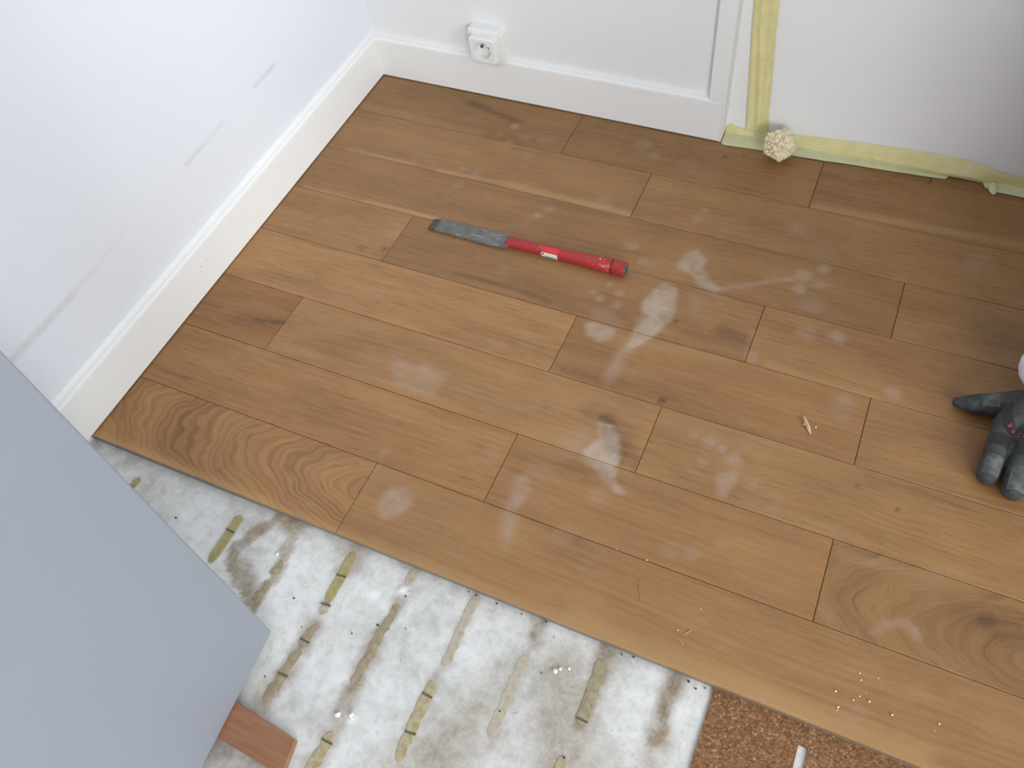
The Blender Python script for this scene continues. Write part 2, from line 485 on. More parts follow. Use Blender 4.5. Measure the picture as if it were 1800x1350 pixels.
# ---- screed floor
floor_root = None
xs = np.concatenate([np.linspace(-0.05, 0.06, 12), np.arange(0.0645, 0.86, 0.0045), np.linspace(0.88, 3.95, 16)])
ys = np.concatenate([np.linspace(-3.45, -1.12, 14), np.arange(-1.10, -0.78, 0.0045), np.linspace(-0.75, 0.10, 8)])
X, Y = np.meshgrid(xs, ys, indexing='ij')
x, y = X.ravel(), Y.ravel()
STAIN_SHADE = [
 ('L', [(0.323,-0.7971),(0.3266,-0.8204),(0.3363,-0.8514),(0.3342,-0.8866),(0.335,-0.9088)], 0.008, 0.62),
 ('L', [(0.318,-0.797),(0.299,-0.8009),(0.2877,-0.8287),(0.2731,-0.8558),(0.2809,-0.8774),(0.3133,-0.898),(0.335,-0.9088)], 0.0085, 0.72),
 ('p', [(0.29,-0.86),(0.31,-0.875),(0.33,-0.885),(0.335,-0.91),(0.31,-0.90),(0.28,-0.878)], 0.006, 0.6),
 ('p', [(0.30,-0.797),(0.345,-0.797),(0.335,-0.815),(0.315,-0.82)], 0.006, 0.6),
 ('l', [(0.41,-0.795),(0.41,-0.83)], 0.016, 0.6), ('l', [(0.4085,-0.82),(0.4115,-0.89)], 0.010, 0.35),
 ('l', [(0.412,-0.902),(0.41,-0.96),(0.407,-1.0)], 0.013, 0.65), ('l', [(0.412,-0.902),(0.411,-0.93)], 0.016, 0.6),
 ('l', [(0.405,-0.97),(0.40,-1.02)], 0.020, 0.35),
 ('l', [(0.487,-0.842),(0.487,-0.90)], 0.010, 0.55), ('l', [(0.486,-0.89),(0.4846,-0.945)], 0.014, 0.7),
 ('l', [(0.4846,-0.94),(0.49,-0.99),(0.486,-1.05)], 0.015, 0.5),
 ('l', [(0.5631,-0.903),(0.566,-0.99)], 0.009, 0.4), ('l', [(0.565,-0.797),(0.5666,-0.886)], 0.009, 0.4),
 ('l', [(0.642,-0.84),(0.641,-0.935)], 0.013, 0.5), ('l', [(0.641,-0.80),(0.645,-0.825)], 0.013, 0.65),
 ('l', [(0.719,-0.797),(0.7205,-0.885)], 0.015, 0.75), ('l', [(0.719,-0.797),(0.719,-0.83)], 0.022, 0.45),
 ('l', [(0.7943,-0.80),(0.796,-0.87)], 0.016, 0.85), ('l', [(0.796,-0.86),(0.793,-0.93)], 0.020, 0.45),
 ('l', [(0.487,-0.797),(0.486,-0.822)], 0.010, 0.6), ('b', [(0.475,-0.80)], 0.009, 0.5),
 ('p', [(0.66,-0.82),(0.70,-0.81),(0.74,-0.86),(0.76,-0.94),(0.70,-0.95),(0.66,-0.90)], 0.025, 0.50),
 ('p', [(0.62,-0.86),(0.66,-0.93),(0.60,-1.02),(0.52,-1.05),(0.56,-0.98)], 0.03, 0.52),
 ('p', [(0.33,-1.0),(0.40,-1.01),(0.47,-1.045),(0.44,-1.1),(0.3,-1.1)], 0.02, 0.35),  # below the offcut: brown stain and the door's shadow painted together
 ('b', [(0.0985,-0.83)], 0.006, 0.7),
 ('L', [(0.4125,-0.9025),(0.411,-0.93),(0.406,-0.998)], 0.0085, 0.6), ('L', [(0.487,-0.842),(0.4846,-0.945)], 0.0075, 0.6),
 ('L', [(0.719,-0.81),(0.7205,-0.886)], 0.0080, 0.6), ('L', [(0.642,-0.84),(0.641,-0.934)], 0.0070, 0.45),
 ('L', [(0.7943,-0.80),(0.796,-0.835)], 0.0070, 0.5), ('L', [(0.565,-0.797),(0.5666,-0.888)], 0.0058, 0.4), ('L', [(0.5631,-0.902),(0.566,-0.992)], 0.0068, 0.4),
 ('l', [(0.70,-0.98),(0.76,-0.90)], 0.03, 0.3), ('l', [(0.60,-0.93),(0.56,-1.04)], 0.035, 0.3),
]
GRIME_SHADE = [('l', [(0.7943,-0.80),(0.796,-0.85)], 0.010, 0.3), ('l', [(0.718,-0.80),(0.7205,-0.878)], 0.008, 0.25),
         ('l', [(0.37,-1.047),(0.455,-1.05)], 0.018, 0.30), ('l', [(0.486,-0.89),(0.4846,-0.93)], 0.006, 0.25),  # the mark below the offcut also paints in the door's shadow
         ('l', [(0.412,-0.902),(0.411,-0.92)], 0.006, 0.3), ('l', [(0.641,-0.80),(0.645,-0.818)], 0.006, 0.25)]
WHITE = [('b', [(0.4575,-0.8461)], 0.0065, 0.9), ('b', [(0.4863,-0.8287)], 0.0055, 0.9), ('b', [(0.5019,-0.9713)], 0.006, 0.9),
         ('b', [(0.805,-0.835)], 0.008, 0.4), ('l', [(0.806,-0.83),(0.807,-0.86)], 0.007, 0.4)]
wob = np.array([mnoise.noise(Vector((a * 60, b * 60, 3))) for a, b in zip(x, y)]) * 0.006
wob2 = np.array([mnoise.noise(Vector((a * 60, b * 60, 9))) for a, b in zip(x, y)]) * 0.006
zz = np.full_like(x, SUB_Z)
vis = (x > 0.05) & (x < 0.86) & (y > -1.12) & (y < -0.79)
zz = zz + np.where(vis, wob * 0.05, 0)
floor_root = mesh_obj('floor', np.stack([x, y, zz], -1), grid_faces(len(xs), len(ys)), M_SUB, smooth=True,
                      attrs={'stain_shade': field(x + wob, y + wob2, STAIN_SHADE), 'grime_shade': field(x + wob, y + wob2, GRIME_SHADE), 'white': field(x + wob * .4, y, WHITE)})
tag(floor_root, 'oak plank floor over an old stained white screed', kind='structure')

# ---- oak planks, each one a piece of the floor
def plank(x0, x1, y0, y1, tone, seed, warm=0.0, cathedral=None, fine=True, dz=0.0):
    g, bv = 0.0003, 0.0006
    x0, x1, y0, y1 = x0 + g, x1 - g, y0 + g, y1 - g
    st = 0.0045 if fine else 0.03
    nx = max(3, int((x1 - x0 - 2 * bv) / st)); ny = max(3, int((y1 - y0 - 2 * bv) / st))
    gx = np.linspace(x0 + bv, x1 - bv, nx); gy = np.linspace(y0 + bv, y1 - bv, ny)
    Xg, Yg = np.meshgrid(gx, gy, indexing='ij')
    top = np.stack([Xg.ravel(), Yg.ravel(), np.full(nx * ny, dz)], -1)
    faces = [tuple(f) for f in grid_faces(nx, ny)]
    idx = np.arange(nx * ny).reshape(nx, ny)
    loop = list(idx[:, 0]) + list(idx[-1, 1:]) + list(idx[-2::-1, -1]) + list(idx[0, -2:0:-1])
    n = len(loop)
    lp = top[loop]
    cx, cy = (x0 + x1) / 2, (y0 + y1) / 2
    o1 = lp.copy()
    o1[:, 0] = np.where(lp[:, 0] <= x0 + bv + 1e-9, x0, np.where(lp[:, 0] >= x1 - bv - 1e-9, x1, lp[:, 0]))
    o1[:, 1] = np.where(lp[:, 1] <= y0 + bv + 1e-9, y0, np.where(lp[:, 1] >= y1 - bv - 1e-9, y1, lp[:, 1]))
    o1[:, 2] = dz - bv
    o2 = o1.copy(); o2[:, 2] = PLANK_B
    base = nx * ny
    verts = np.concatenate([top, o1, o2])
    for i in range(n):
        j = (i + 1) % n
        faces.append((loop[i], base + i, base + j, loop[j]))
        faces.append((base + i, base + n + i, base + n + j, base + j))
    vx, vy = verts[:, 0], verts[:, 1]
    rr = random.Random(seed)
    sl, ph = rr.uniform(-0.025, 0.025), rr.uniform(0, 6)
    gv = vy + sl * (vx - cx) + 0.0025 * np.sin(vx * 9 + ph)
    ring = np.full(len(vx), 0.25)
    if cathedral:
        px, py, k = cathedral
        gv = np.sqrt(((vx - px) * k) ** 2 + (vy - py) ** 2 + 1e-6) * 2.1 + 0.06 * (vx - px)
        gv = gv + 0.011 * np.array([mnoise.noise(Vector((p_ * 16, q_ * 34, seed))) + 0.5 * mnoise.noise(Vector((p_ * 45, q_ * 60, seed))) for p_, q_ in zip(vx, vy)])
        ring = np.full(len(vx), 0.85 if k < 0.36 else 0.3)
    for kind, pts, w, amp in DARK:
        if amp >= 0.55 and kind == 'b' or amp > 0.9:
            kx, ky = pts[0]
            if x0 - .05 < kx < x1 + .05 and y0 - .02 < ky < y1 + .02:
                q = ((vx - kx) / (w * 5)) ** 2 + ((vy - ky) / (w * 2.6)) ** 2
                gv = gv - (vy - ky) * np.exp(-q) * 0.75
    inside = lambda f: field(vx, vy, f)
    dk = [f for f in DARK if any(y0 - .004 < p[1] < y1 + .004 for p in f[1])]
    # grain marks stop at the plank's edge: keep only marks centred in this plank
    def own(F):
        out = []
        for f in F:
            c = np.mean(np.array(f[1]), axis=0)
            if x0 <= c[0] <= x1 and y0 <= c[1] <= y1: out.append(f)
        return out
    a = {'gu': vx, 'gv': gv, 'seed': np.full(len(vx), seed * 0.731), 'tone': np.full(len(vx), tone), 'warm': np.full(len(vx), warm),
         'ring': ring, 'dust': field(vx, vy, DUST), 'dark': field(vx, vy, own(DARK)), 'pale': np.maximum(field(vx, vy, own(PALE)), 0.5 * sstep(-0.786, -0.799, vy) if y0 < -0.75 else 0)}
    return mesh_obj('plank', verts, faces, M_WOOD, floor_root, attrs=a, loc=(cx, cy, 0))

Wd = 0.1
ROWS = {
 -1: [(0.607, .72, 0), (0.915, .75, .2), (1.45, .8, 0), (2.0, .8, 0), (2.9, 0, 0)],
 0: [(-0.004, .86, .1), (0.379, .84, .1), (0.765, .82, .3), (1.30, .9, 0), (1.85, .8, 0), (2.9, 0, 0)],
 1: [(-0.004, .93, .0), (0.530, .92, .0), (1.075, .9, 0), (1.6, .85, 0), (2.9, 0, 0)],
 2: [(-0.004, .87, .1), (0.914, .92, .0), (1.30, .85, 0), (1.84, .9, 0), (2.9, 0, 0)],
 3: [(-0.004, 1.06, .0), (0.220, .83, .1), (0.754, .90, .2), (1.29, .9, 0), (1.8, .85, 0), (2.9, 0, 0)],
 4: [(-0.004, 1.10, .1), (0.526, .86, .35), (0.908, .92, .1), (1.29, .9, 0), (1.8, .9, 0), (2.9, 0, 0)],
 5: [(-0.004, .88, .7), (0.146, 1.08, .0), (0.678, .96, .0), (1.21, .9, 0), (1.75, .9, 0), (2.9, 0, 0)],
 6: [(-0.004, 1.04, .3), (0.527, .98, .2), (0.906, .80, .0), (1.28, .9, 0), (1.8, .9, 0), (2.9, 0, 0)],
 7: [(-0.004, 1.10, .2), (0.382, .96, .1), (1.12, .95, 0), (1.66, .9, 0), (2.9, 0, 0)],
}
sd = 3
for r, cuts in ROWS.items():
    for (xa, tone, warm), (xb, _, _) in zip(cuts[:-1], cuts[1:]):
        ya, yb = -(r + 1) * Wd, -r * Wd
        if r == -1: ya, yb = 0.0025, 0.0262
        if r == 0: yb = 0.0025
        sd += 1
        cath = None
        if r == 7 and xa < 0: cath = (0.47, -0.735, 0.33)
        if r == 6 and abs(xa - 0.906) < .01: cath = (1.13, -0.66, 0.4)
        rr = random.Random(sd)
        plank(xa, xb, ya, yb, tone * (0.985 + 0.03 * rr.random()), sd, warm, cath, fine=xa < 1.06, dz=-0.0003 * rr.random())

# ---- walls, ceiling, skirting
def wall_grid(name, us, vs_, fn, scuff=None, mat=None):
    U, V = np.meshgrid(us, vs_, indexing='ij')
    u, v = U.ravel(), V.ravel()
    sc = field(u, v, scuff) if scuff else np.zeros_like(u)
    return tag(mesh_obj(name, fn(u, v), grid_faces(len(us), len(vs_)), mat or M_WALL, attrs={'scuff': sc}), kind='structure')
SCUFF = [('l', [(-0.2403,0.1762),(-0.2926,0.1761)], 0.0045, 0.30), ('l', [(-0.376,0.1735),(-0.43,0.1725)], 0.004, 0.15),
         ('l', [(-0.42,0.1725),(-0.466,0.171)], 0.005, 0.22), ('l', [(-0.5896,0.17),(-0.66,0.166)], 0.004, 0.08),
         ('l', [(-0.70,0.164),(-0.75,0.164),(-0.82,0.166)], 0.007, 0.30), ('l', [(-0.66,0.166),(-0.74,0.164)], 0.005, 0.16)]
us = np.concatenate([np.linspace(-3.45, -1.12, 6), np.arange(-1.1, 0.0, 0.005), [0.0, 0.01, 0.05]])
vz = np.concatenate([[-0.02, 0.02, 0.1], np.arange(0.145, 0.20, 0.0035), [0.21, 0.3, 0.6, 1.2, 2.5]])
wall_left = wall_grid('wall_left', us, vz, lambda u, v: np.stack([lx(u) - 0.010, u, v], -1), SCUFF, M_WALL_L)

def strip(name, prof, path_fn, ts, mat, parent=None, kind='structure', caps=True):
    n = len(prof)
    vv = []
    for t_ in ts:
        for a, b in prof: vv.append(path_fn(t_, a, b))
    f = []
    for i in range(len(ts) - 1):
        for j in range(n):
            k = (j + 1) % n
            f.append((i * n + j, i * n + k, (i + 1) * n + k, (i + 1) * n + j))
    if caps:
        f.append(tuple(range(n))[::-1]); f.append(tuple((len(ts) - 1) * n + j for j in range(n)))
    o = mesh_obj(name, vv, f, mat, parent, attrs={'scuff': np.zeros(len(vv))})
    bm = bmesh.new(); bm.from_mesh(o.data); bmesh.ops.recalc_face_normals(bm, faces=bm.faces); bm.to_mesh(o.data); bm.free()
    if kind: tag(o, kind=kind)
    return o

def slab(name, lo, hi, mat, parent=None):
    o = bm_obj(name, box_bm(lo, hi), mat, parent)
    o.data.attributes.new('scuff', 'FLOAT', 'POINT')
    return tag(o, kind='structure')
# back wall: plaster face, then the jamb edge, then the recessed panel to the right
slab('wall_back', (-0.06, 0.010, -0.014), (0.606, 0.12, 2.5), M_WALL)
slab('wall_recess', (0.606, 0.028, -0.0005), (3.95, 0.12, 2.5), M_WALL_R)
prof = [(0, 0.0018), (0, 0.0685), (0.0006, 0.0712), (0.0022, 0.0728), (0.0100, 0.0742), (0.0100, 0.0018)]
strip('baseboard_back', prof, lambda t_, d, z: (t_, d, z), [-0.002, 0.6042], M_TRIM)
b_left = strip('baseboard_left', prof, lambda t_, d, z: (lx(t_) - d, t_, z), [0.0102, -2.2], M_TRIM)
# sealant bead between skirting and wall
bead = [(0.0068, 0.0735), (0.0076, 0.0762), (0.0100, 0.0795), (0.0102, 0.0735)]
M_BEAD = mottled('white_sealant', (0.80, 0.81, 0.81), (0.83, 0.84, 0.84), 20, 0.4)
strip('sealant_bead', bead, lambda t_, d, z: (lx(t_) - d, t_, z), [0.0098, -2.2], M_BEAD, b_left, kind=None)
for (py, pz) in ((-0.5296, 0.0436), (-0.5157, 0.0438)):
    bmn = bmesh.new(); bmesh.ops.create_icosphere(bmn, subdivisions=2, radius=0.0011)
    for v in bmn.verts: v.co.x *= 0.35
    bm_obj('nail_head', bmn, mottled('grey_filler', (0.42, 0.43, 0.42), (0.5, 0.5, 0.5), 300, 0.6), b_left, True, (lx(py), py, pz))
# casing strip above the skirting, and the jamb edge
tr = strip('trim_1', [(0.5815, 0.0005), (0.583, -0.0008), (0.6055, -0.0008), (0.6062, 0.0002), (0.6062, 0.0102), (0.5815, 0.0102)],
           lambda t_, d, z: (d, z, t_), [0.0745, 2.3], M_TRIM)
strip('trim_2', [(0.6045, 0.0), (0.6072, 0.0004), (0.6072, 0.0279), (0.6045, 0.0279)], lambda t_, d, z: (d, z, t_), [0.001, 2.3], M_TRIM)
slab('ceiling', (-0.06, -3.45, 2.5), (3.95, 0.12, 2.56), mottled('ceiling_paint', (0.50, 0.50, 0.50), (0.52, 0.52, 0.52), 4, 0.7))  # unseen ceiling, greyed to lower bounced light
def holed_wall(name, horizontal, a0, a1, h0, h1, c0, c1, d0, d1):
    bm = bmesh.new()
    for (p0, p1, q0, q1) in ((a0, a1, 0 - .014, h0), (a0, a1, h1, 2.5), (a0, c0, h0, h1), (c1, a1, h0, h1)):
        if horizontal: b2 = box_bm((p0, d0, q0), (p1, d1, q1))
        else: b2 = box_bm((d0, p0, q0), (d1, p1, q1))
        me = bpy.data.meshes.new('t'); b2.to_mesh(me); b2.free(); bm.from_mesh(me); bpy.data.meshes.remove(me)
    o = bm_obj(name, bm, M_WALL_G); o.data.attributes.new('scuff', 'FLOAT', 'POINT')
    return tag(o, kind='structure')
holed_wall('wall_right', False, -3.4, 0.028, 0.85, 2.25, -2.45, -1.05, 3.85, 3.95)
holed_wall('wall_front', True, -0.06, 3.95, 0.85, 2.25, 1.92, 3.32, -3.45, -3.35)
def window(name, mk):
    w = empty(name, mk(0, 0, 0)); tag(w, kind='structure')
    for a, b, c, d in ((-0.7, -0.65, 0, 1.4), (0.65, 0.7, 0, 1.4), (-0.03, 0.03, 0, 1.4), (-0.7, 0.7, 0, 0.05), (-0.7, 0.7, 1.35, 1.4)):
        p, q = Vector(mk(a, c, -0.02)), Vector(mk(b, d, 0.02))
        lo = [min(p[i], q[i]) for i in range(3)]; hi = [max(p[i], q[i]) for i in range(3)]
        o = bm_obj('window_frame', box_bm(lo, hi, 0.004), M_PLASTIC, w)
        o.matrix_parent_inverse = w.matrix_basis.inverted()
window('window_1', lambda a, z, d: (3.90 + d, -1.75 + a, 0.85 + z))
window('window_2', lambda a, z, d: (2.62 + a, -3.40 + d, 0.85 + z))

# ---- open door leaf standing at the left
dvec = Vector((0.0116, -0.1453, 0)).normalized()
dn = Vector((-dvec.y, dvec.x, 0))           # points to +x
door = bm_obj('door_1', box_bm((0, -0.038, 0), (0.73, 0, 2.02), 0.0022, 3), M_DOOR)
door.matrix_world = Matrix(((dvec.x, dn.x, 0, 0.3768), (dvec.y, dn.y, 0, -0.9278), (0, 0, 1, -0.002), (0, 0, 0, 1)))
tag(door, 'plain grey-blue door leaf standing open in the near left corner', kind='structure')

# ---- dried glue strips and their cross notches on the screed
def glue(x0, y0, x1, y1, w, mat, seed, notches=(), tip=0.5, rag=0.12, thick=0.0012):
    rr = random.Random(seed)
    a, b = Vector((x0, y0)), Vector((x1, y1))
    L = (b - a).length; d = (b - a) / L; nrm = Vector((-d.y, d.x))
    w *= 1.22; thick *= 0.5
    n = max(6, int(L / 0.0028))
    prof = []
    for i in range(n + 1):
        t_ = i / n
        e = min(t_ * L, (1 - t_) * L * (1.0 / max(tip, 0.01)) * 0.5)
        ww = w * 0.5 * min(1.0, math.sqrt(max(e, 0.0001) / (w * 0.5)))
        k = 1 + rag * 2 * mnoise.noise(Vector((t_ * L * 190, seed * 3.1, 0)))
        c = a + d * (t_ * L) + nrm * (rag * w * mnoise.noise(Vector((t_ * L * 90, seed * 7.7, 5))))
        prof.append((c, ww * k))
    V, F = [], []
    for c, h in prof:
        for s, z in ((-1, 0), (-0.93, thick), (0, thick * 1.1), (0.93, thick), (1, 0)):
            q = c + nrm * h * s
            V.append((q.x, q.y, SUB_Z + 0.0001 + z))
    for i in range(len(prof) - 1):
        for j in range(4):
            F.append((i * 5 + j, i * 5 + j + 1, (i + 1) * 5 + j + 1, (i + 1) * 5 + j))
    c = (a + b) / 2
    o = mesh_obj('glue_strip', V, F, mat, floor_root, False, loc=(c.x, c.y, SUB_Z))
    for ny_ in notches:
        bm = box_bm((-w * 0.5, -0.0011, thick), (w * 0.5, 0.0011, thick + 0.0006), 0.0002, 1)
        q = bm_obj('notch', bm, M_NOTCH, o)
        tt = (ny_ - y0) / (y1 - y0)
        q.location = (x0 + (x1 - x0) * tt - c.x, ny_ - c.y, 0.0002)
        q.rotation_euler = (0, 0, rr.uniform(-0.12, 0.12))
    return o
G = [
 (0.2548,-0.8196,0.2548,-0.8850,0.0098,M_GLUE,[-0.8419],.7,.05,.0032),
 (0.4095,-0.8090,0.4115,-0.8760,0.0098,M_GLUE,[-0.8402,-0.8762],.9,.08,.0012), (0.4115,-0.8770,0.4117,-0.8885,0.0105,M_GLUE_P,[],.5,.05,.0006),
 (0.4122,-0.9040,0.4110,-0.9300,0.0105,M_GLUE_D,[-0.9205],.6,.15,.0008), (0.4110,-0.9310,0.4072,-0.9945,0.0095,M_GLUE_D,[-0.9613],.4,.22,.0014),
 (0.4870,-0.8434,0.4846,-0.9418,0.0085,M_GLUE_D,[],.4,.22,.0007),
 (0.4898,-0.9903,0.4868,-1.0500,0.0105,M_GLUE_T,[-1.0007],.6,.2,.0012),
 (0.5631,-0.9050,0.5657,-0.9895,0.0100,M_GLUE_T,[-0.9198,-0.9596],.9,.16,.0013),
 (0.5652,-0.8015,0.5664,-0.8870,0.0085,M_GLUE_P,[],.5,.2,.0006),
 (0.6424,-0.8412,0.6409,-0.9317,0.0088,M_GLUE_P,[],.5,.15,.0004),
 (0.7190,-0.8150,0.7205,-0.8850,0.0105,M_GLUE_D,[-0.8803],.5,.12,.0013),
 (0.7170,-0.9185,0.7165,-0.9500,0.0085,M_GLUE_T,[],.5,.12,.001),
 (0.4868,-0.7990,0.4858,-0.8209,0.0085,M_GLUE_P,[],.5,.2,.0006),
 (0.0995,-0.8240,0.0972,-0.8420,0.0090,M_GLUE,[],.5,.1,.0012),
 (0.3368,-0.8500,0.3330,-0.8700,0.0070,M_GLUE_D,[],.5,.25,.0012), (0.3335,-0.8770,0.3345,-0.9050,0.0085,M_GLUE_D,[],.5,.3,.0012),
]
for i, (a, b, c, d, w, mt, nt, tip, rag, th) in enumerate(G):
    glue(a, b, c, d, w, mt, i + 1, nt, tip, rag, th)

# ---- cork underlay sheet with glue slots
def cork_sheet():
    bm = bmesh.new()
    x0, x1, y0, y1 = 0.8325, 2.3, -1.35, -0.70
    slots = []
    for k in range(4):
        for j in range(6):
            sx = 0.9218 + k * 0.0775 * 2; sy = -0.9035 - j * 0.1035
            if sy > y0 + 0.02: slots.append((sx, sx + 0.0092, sy, sy + 0.083))
    gx = sorted({x0, x1, *[s[0] for s in slots], *[s[1] for s in slots]})
    gy = sorted({y0, y1, -0.8, *[s[2] for s in slots], *[s[3] for s in slots]})
    vt = {}
    def V(i, j):
        if (i, j) not in vt: vt[i, j] = bm.verts.new((gx[i], gy[j], PLANK_B - 0.0001))
        return vt[i, j]
    for i in range(len(gx) - 1):
        for j in range(len(gy) - 1):
            cx, cy = (gx[i] + gx[i + 1]) / 2, (gy[j] + gy[j + 1]) / 2
            if any(s[0] < cx < s[1] and s[2] < cy < s[3] for s in slots): continue
            bm.faces.new((V(i, j), V(i + 1, j), V(i + 1, j + 1), V(i, j + 1)))
    ext = bmesh.ops.extrude_face_region(bm, geom=list(bm.faces))
    for e in ext['geom']:
        if isinstance(e, bmesh.types.BMVert): e.co.z = SUB_Z + 0.0003
    bmesh.ops.recalc_face_normals(bm, faces=bm.faces)
    o = bm_obj('cork_sheet', bm, M_CORK)
    return tag(o, 'brown granulated cork underlay sheet with a glue slot, at the edge of the planks', 'underlay')
cork_sheet()

# ---- offcut board by the door
bm = bmesh.new()
pts = [(0.330, -1.0005), (0.4608, -1.0122), (0.4672, -1.0480), (0.330, -1.0390)]
vb = [bm.verts.new((px, py, SUB_Z + 0.0003)) for px, py in pts]
vtp = [bm.verts.new((px, py, SUB_Z + 0.0093)) for px, py in pts]
bm.faces.new(vb); bm.faces.new(vtp[::-1])
for i in range(4): bm.faces.new((vb[i], vtp[i], vtp[(i + 1) % 4], vb[(i + 1) % 4]))
bmesh.ops.recalc_face_normals(bm, faces=bm.faces)
bmesh.ops.bevel(bm, geom=list(bm.edges), offset=0.0006, segments=1, affect='EDGES')
t = NT('reddish_offcut_wood')
P_ = t.obj()
f_ = t.noise(t.n('ShaderNodeVectorMath', {'operation': 'MULTIPLY'}, i0=P_, i1=(14, 220, 50)).outputs[0], 1, 4, 0.6)
M_OFF = t.out(t.ramp(f_, [(0.3, (0.25, 0.108, 0.055)), (0.7, (0.34, 0.165, 0.09))]), 0.5)
off = bm_obj('wood_offcut', bm, M_OFF)
tag(off, 'short reddish brown wood offcut lying on the screed beside the grey door', 'offcut')

# ================================================================ things
# ---- power socket
sock = empty('power_socket', (0.2170, 0.010, 0.0980))
tag(sock, 'white surface-mounted power socket on the back wall above the skirting', 'socket')
def rounded_prism(w, h, n_, y0, y1, taper=0.0, seg=56, top_bevel=0.0015):
    """rounded square in xz, from y0 (wall) to y1 (front, towards -y)"""
    def outline(s):
        pts = []
        for k in range(seg):
            a = 2 * math.pi * k / seg
            q = (abs(math.cos(a)) ** n_ + abs(math.sin(a)) ** n_) ** (-1 / n_)
            pts.append((q * math.cos(a) * w / 2 * s, q * math.sin(a) * h / 2 * s))
        return pts
    bm = bmesh.new(); rings = []
    for s, yy in ((1, y0), (1 - taper * 0.5, y1 + top_bevel), (1 - taper - top_bevel / w, y1 + top_bevel * 0.3), (1 - taper - 2.6 * top_bevel / w, y1)):
        rings.append([bm.verts.new((px, yy, pz)) for px, pz in outline(s)])
    for ra, rb_ in zip(rings[:-1], rings[1:]):
        for i in range(len(ra)):
            j = (i + 1) % len(ra)
            bm.faces.new((ra[i], ra[j], rb_[j], rb_[i]))
    return bm, rings
bm, rings = rounded_prism(0.0645, 0.0625, 9, 0.0, -0.0165, 0.06)
bm.faces.new(rings[-1]); bmesh.ops.recalc_face_normals(bm, faces=bm.faces)
bm_obj('frame', bm, M_PLASTIC, sock)
# raised centre with round well
bm, rings = rounded_prism(0.0475, 0.0440, 12, -0.0160, -0.0300, 0.04)
last = rings[-1]; n = len(last)
R_, D_ = 0.0145, 0.0125
def circ(r, yy): 
    out = []
    for v in last:
        a = math.atan2(v.co.z, v.co.x); out.append(bm.verts.new((r * math.cos(a), yy, r * math.sin(a))))
    return out
c1 = circ(R_ + 0.0006, -0.0300); c2 = circ(R_, -0.0294); c3 = circ(R_ * 0.97, -0.0300 + D_)
for ra, rb in ((last, c1), (c1, c2), (c2, c3)):
    for i in range(n):
        j = (i + 1) % n
        bm.faces.new((ra[i], ra[j], rb[j], rb[i]))
bm.faces.new(c3); bmesh.ops.recalc_face_normals(bm, faces=bm.faces)
face = bm_obj('socket_face', bm, M_PLASTIC, sock)
face.location = (0.0005, 0, 0.0012)
for px, pz, nm in ((-0.0065, 0, 'contact_hole'), (0.0065, 0, 'contact_hole')):
    bm = bmesh.new()
    bmesh.ops.create_cone(bm, cap_ends=True, segments=16, radius1=0.0026, radius2=0.0026, depth=0.0008)
    bmesh.ops.rotate(bm, verts=bm.verts, matrix=Matrix.Rotation(math.pi / 2, 3, 'X'))
    bm_obj(nm, bm, M_HOLE, face, False, (px, -0.0300 + D_ - 0.0002, pz))
bm = bmesh.new()
bmesh.ops.create_cone(bm, cap_ends=True, segments=14, radius1=0.0022, radius2=0.0018, depth=0.0085)
bmesh.ops.rotate(bm, verts=bm.verts, matrix=Matrix.Rotation(math.pi / 2, 3, 'X'))
bm_obj('earth_pin', bm, M_PIN, face, True, (0, -0.0300 + D_ - 0.0044, 0.0085))

# ---- masking tape: vertical strip
zs = np.concatenate([np.linspace(0.010, 0.55, 110), np.linspace(0.57, 2.2, 20)])
wv = np.linspace(0, 1, 19)
V = []
for z in zs:
    xl = 0.6390 - 0.0785 * min(z, 0.28) if z < 0.28 else 0.6170
    for w_ in wv:
        nz = mnoise.noise(Vector((w_ * 6, z * 9, 2.0)))
        rip = 0.0030 * math.exp(-((w_ - 0.42 - 0.10 * math.sin(z * 16 + 1)) / 0.09) ** 2) + 0.0022 * math.exp(-((w_ - 0.10) / 0.10) ** 2) + 0.0010 * math.exp(-((w_ - 0.78) / 0.08) ** 2) * (0.5 + nz) + 0.0005 * (nz + 0.6)
        V.append((xl + 0.0335 * w_ + 0.0008 * mnoise.noise(Vector((z * 25, 4, 0))), 0.0274 - max(rip, 0), z))
tv = mesh_obj('masking_tape', V, grid_faces(len(zs), len(wv)), M_TAPE, None, True, attrs={'lower': np.zeros(len(V))}, loc=(0.635, 0.0274, 0.01))
tag(tv, 'vertical strip of pale yellow masking tape on the recessed white wall', 'tape', 'masking tape')
# ---- masking tape: strip along the foot of the wall, folded onto the floor
xt = np.linspace(0.6085, 1.28, 150)
def lerp(xv, pts): return float(np.interp(xv, [p[0] for p in pts], [p[1] for p in pts]))
TOP = [(0.6085, 0.013), (0.616, 0.0175), (0.626, 0.0125), (0.677, 0.0165), (0.797, 0.0265), (0.874, 0.0315), (0.95, 0.0320), (0.975, 0.0285), (0.997, 0.0235), (1.03, 0.0220), (1.28, 0.024)]
BOT = [(0.6085, -0.001), (0.613, -0.0055), (0.664, -0.0008), (0.7655, 0.0042), (0.806, 0.0080), (0.8543, 0.0103), (0.917, 0.0151), (0.95, 0.0185), (0.975, 0.0195), (0.990, 0.0145), (1.005, 0.0105), (1.28, 0.0100)]
LIFT = [(0.6, 0.0008), (0.84, 0.0010), (0.88, 0.0030), (0.93, 0.0062), (0.965, 0.0075), (0.985, 0.004), (1.0, 0.0012), (1.28, 0.0012)]
LIP = [(0.6, 0.0), (0.74, 0.0), (0.80, 0.0030), (0.88, 0.0048), (0.95, 0.0055), (0.975, 0.0035), (0.992, 0.0), (1.28, 0.0)]
V, low = [], []
nw = 22
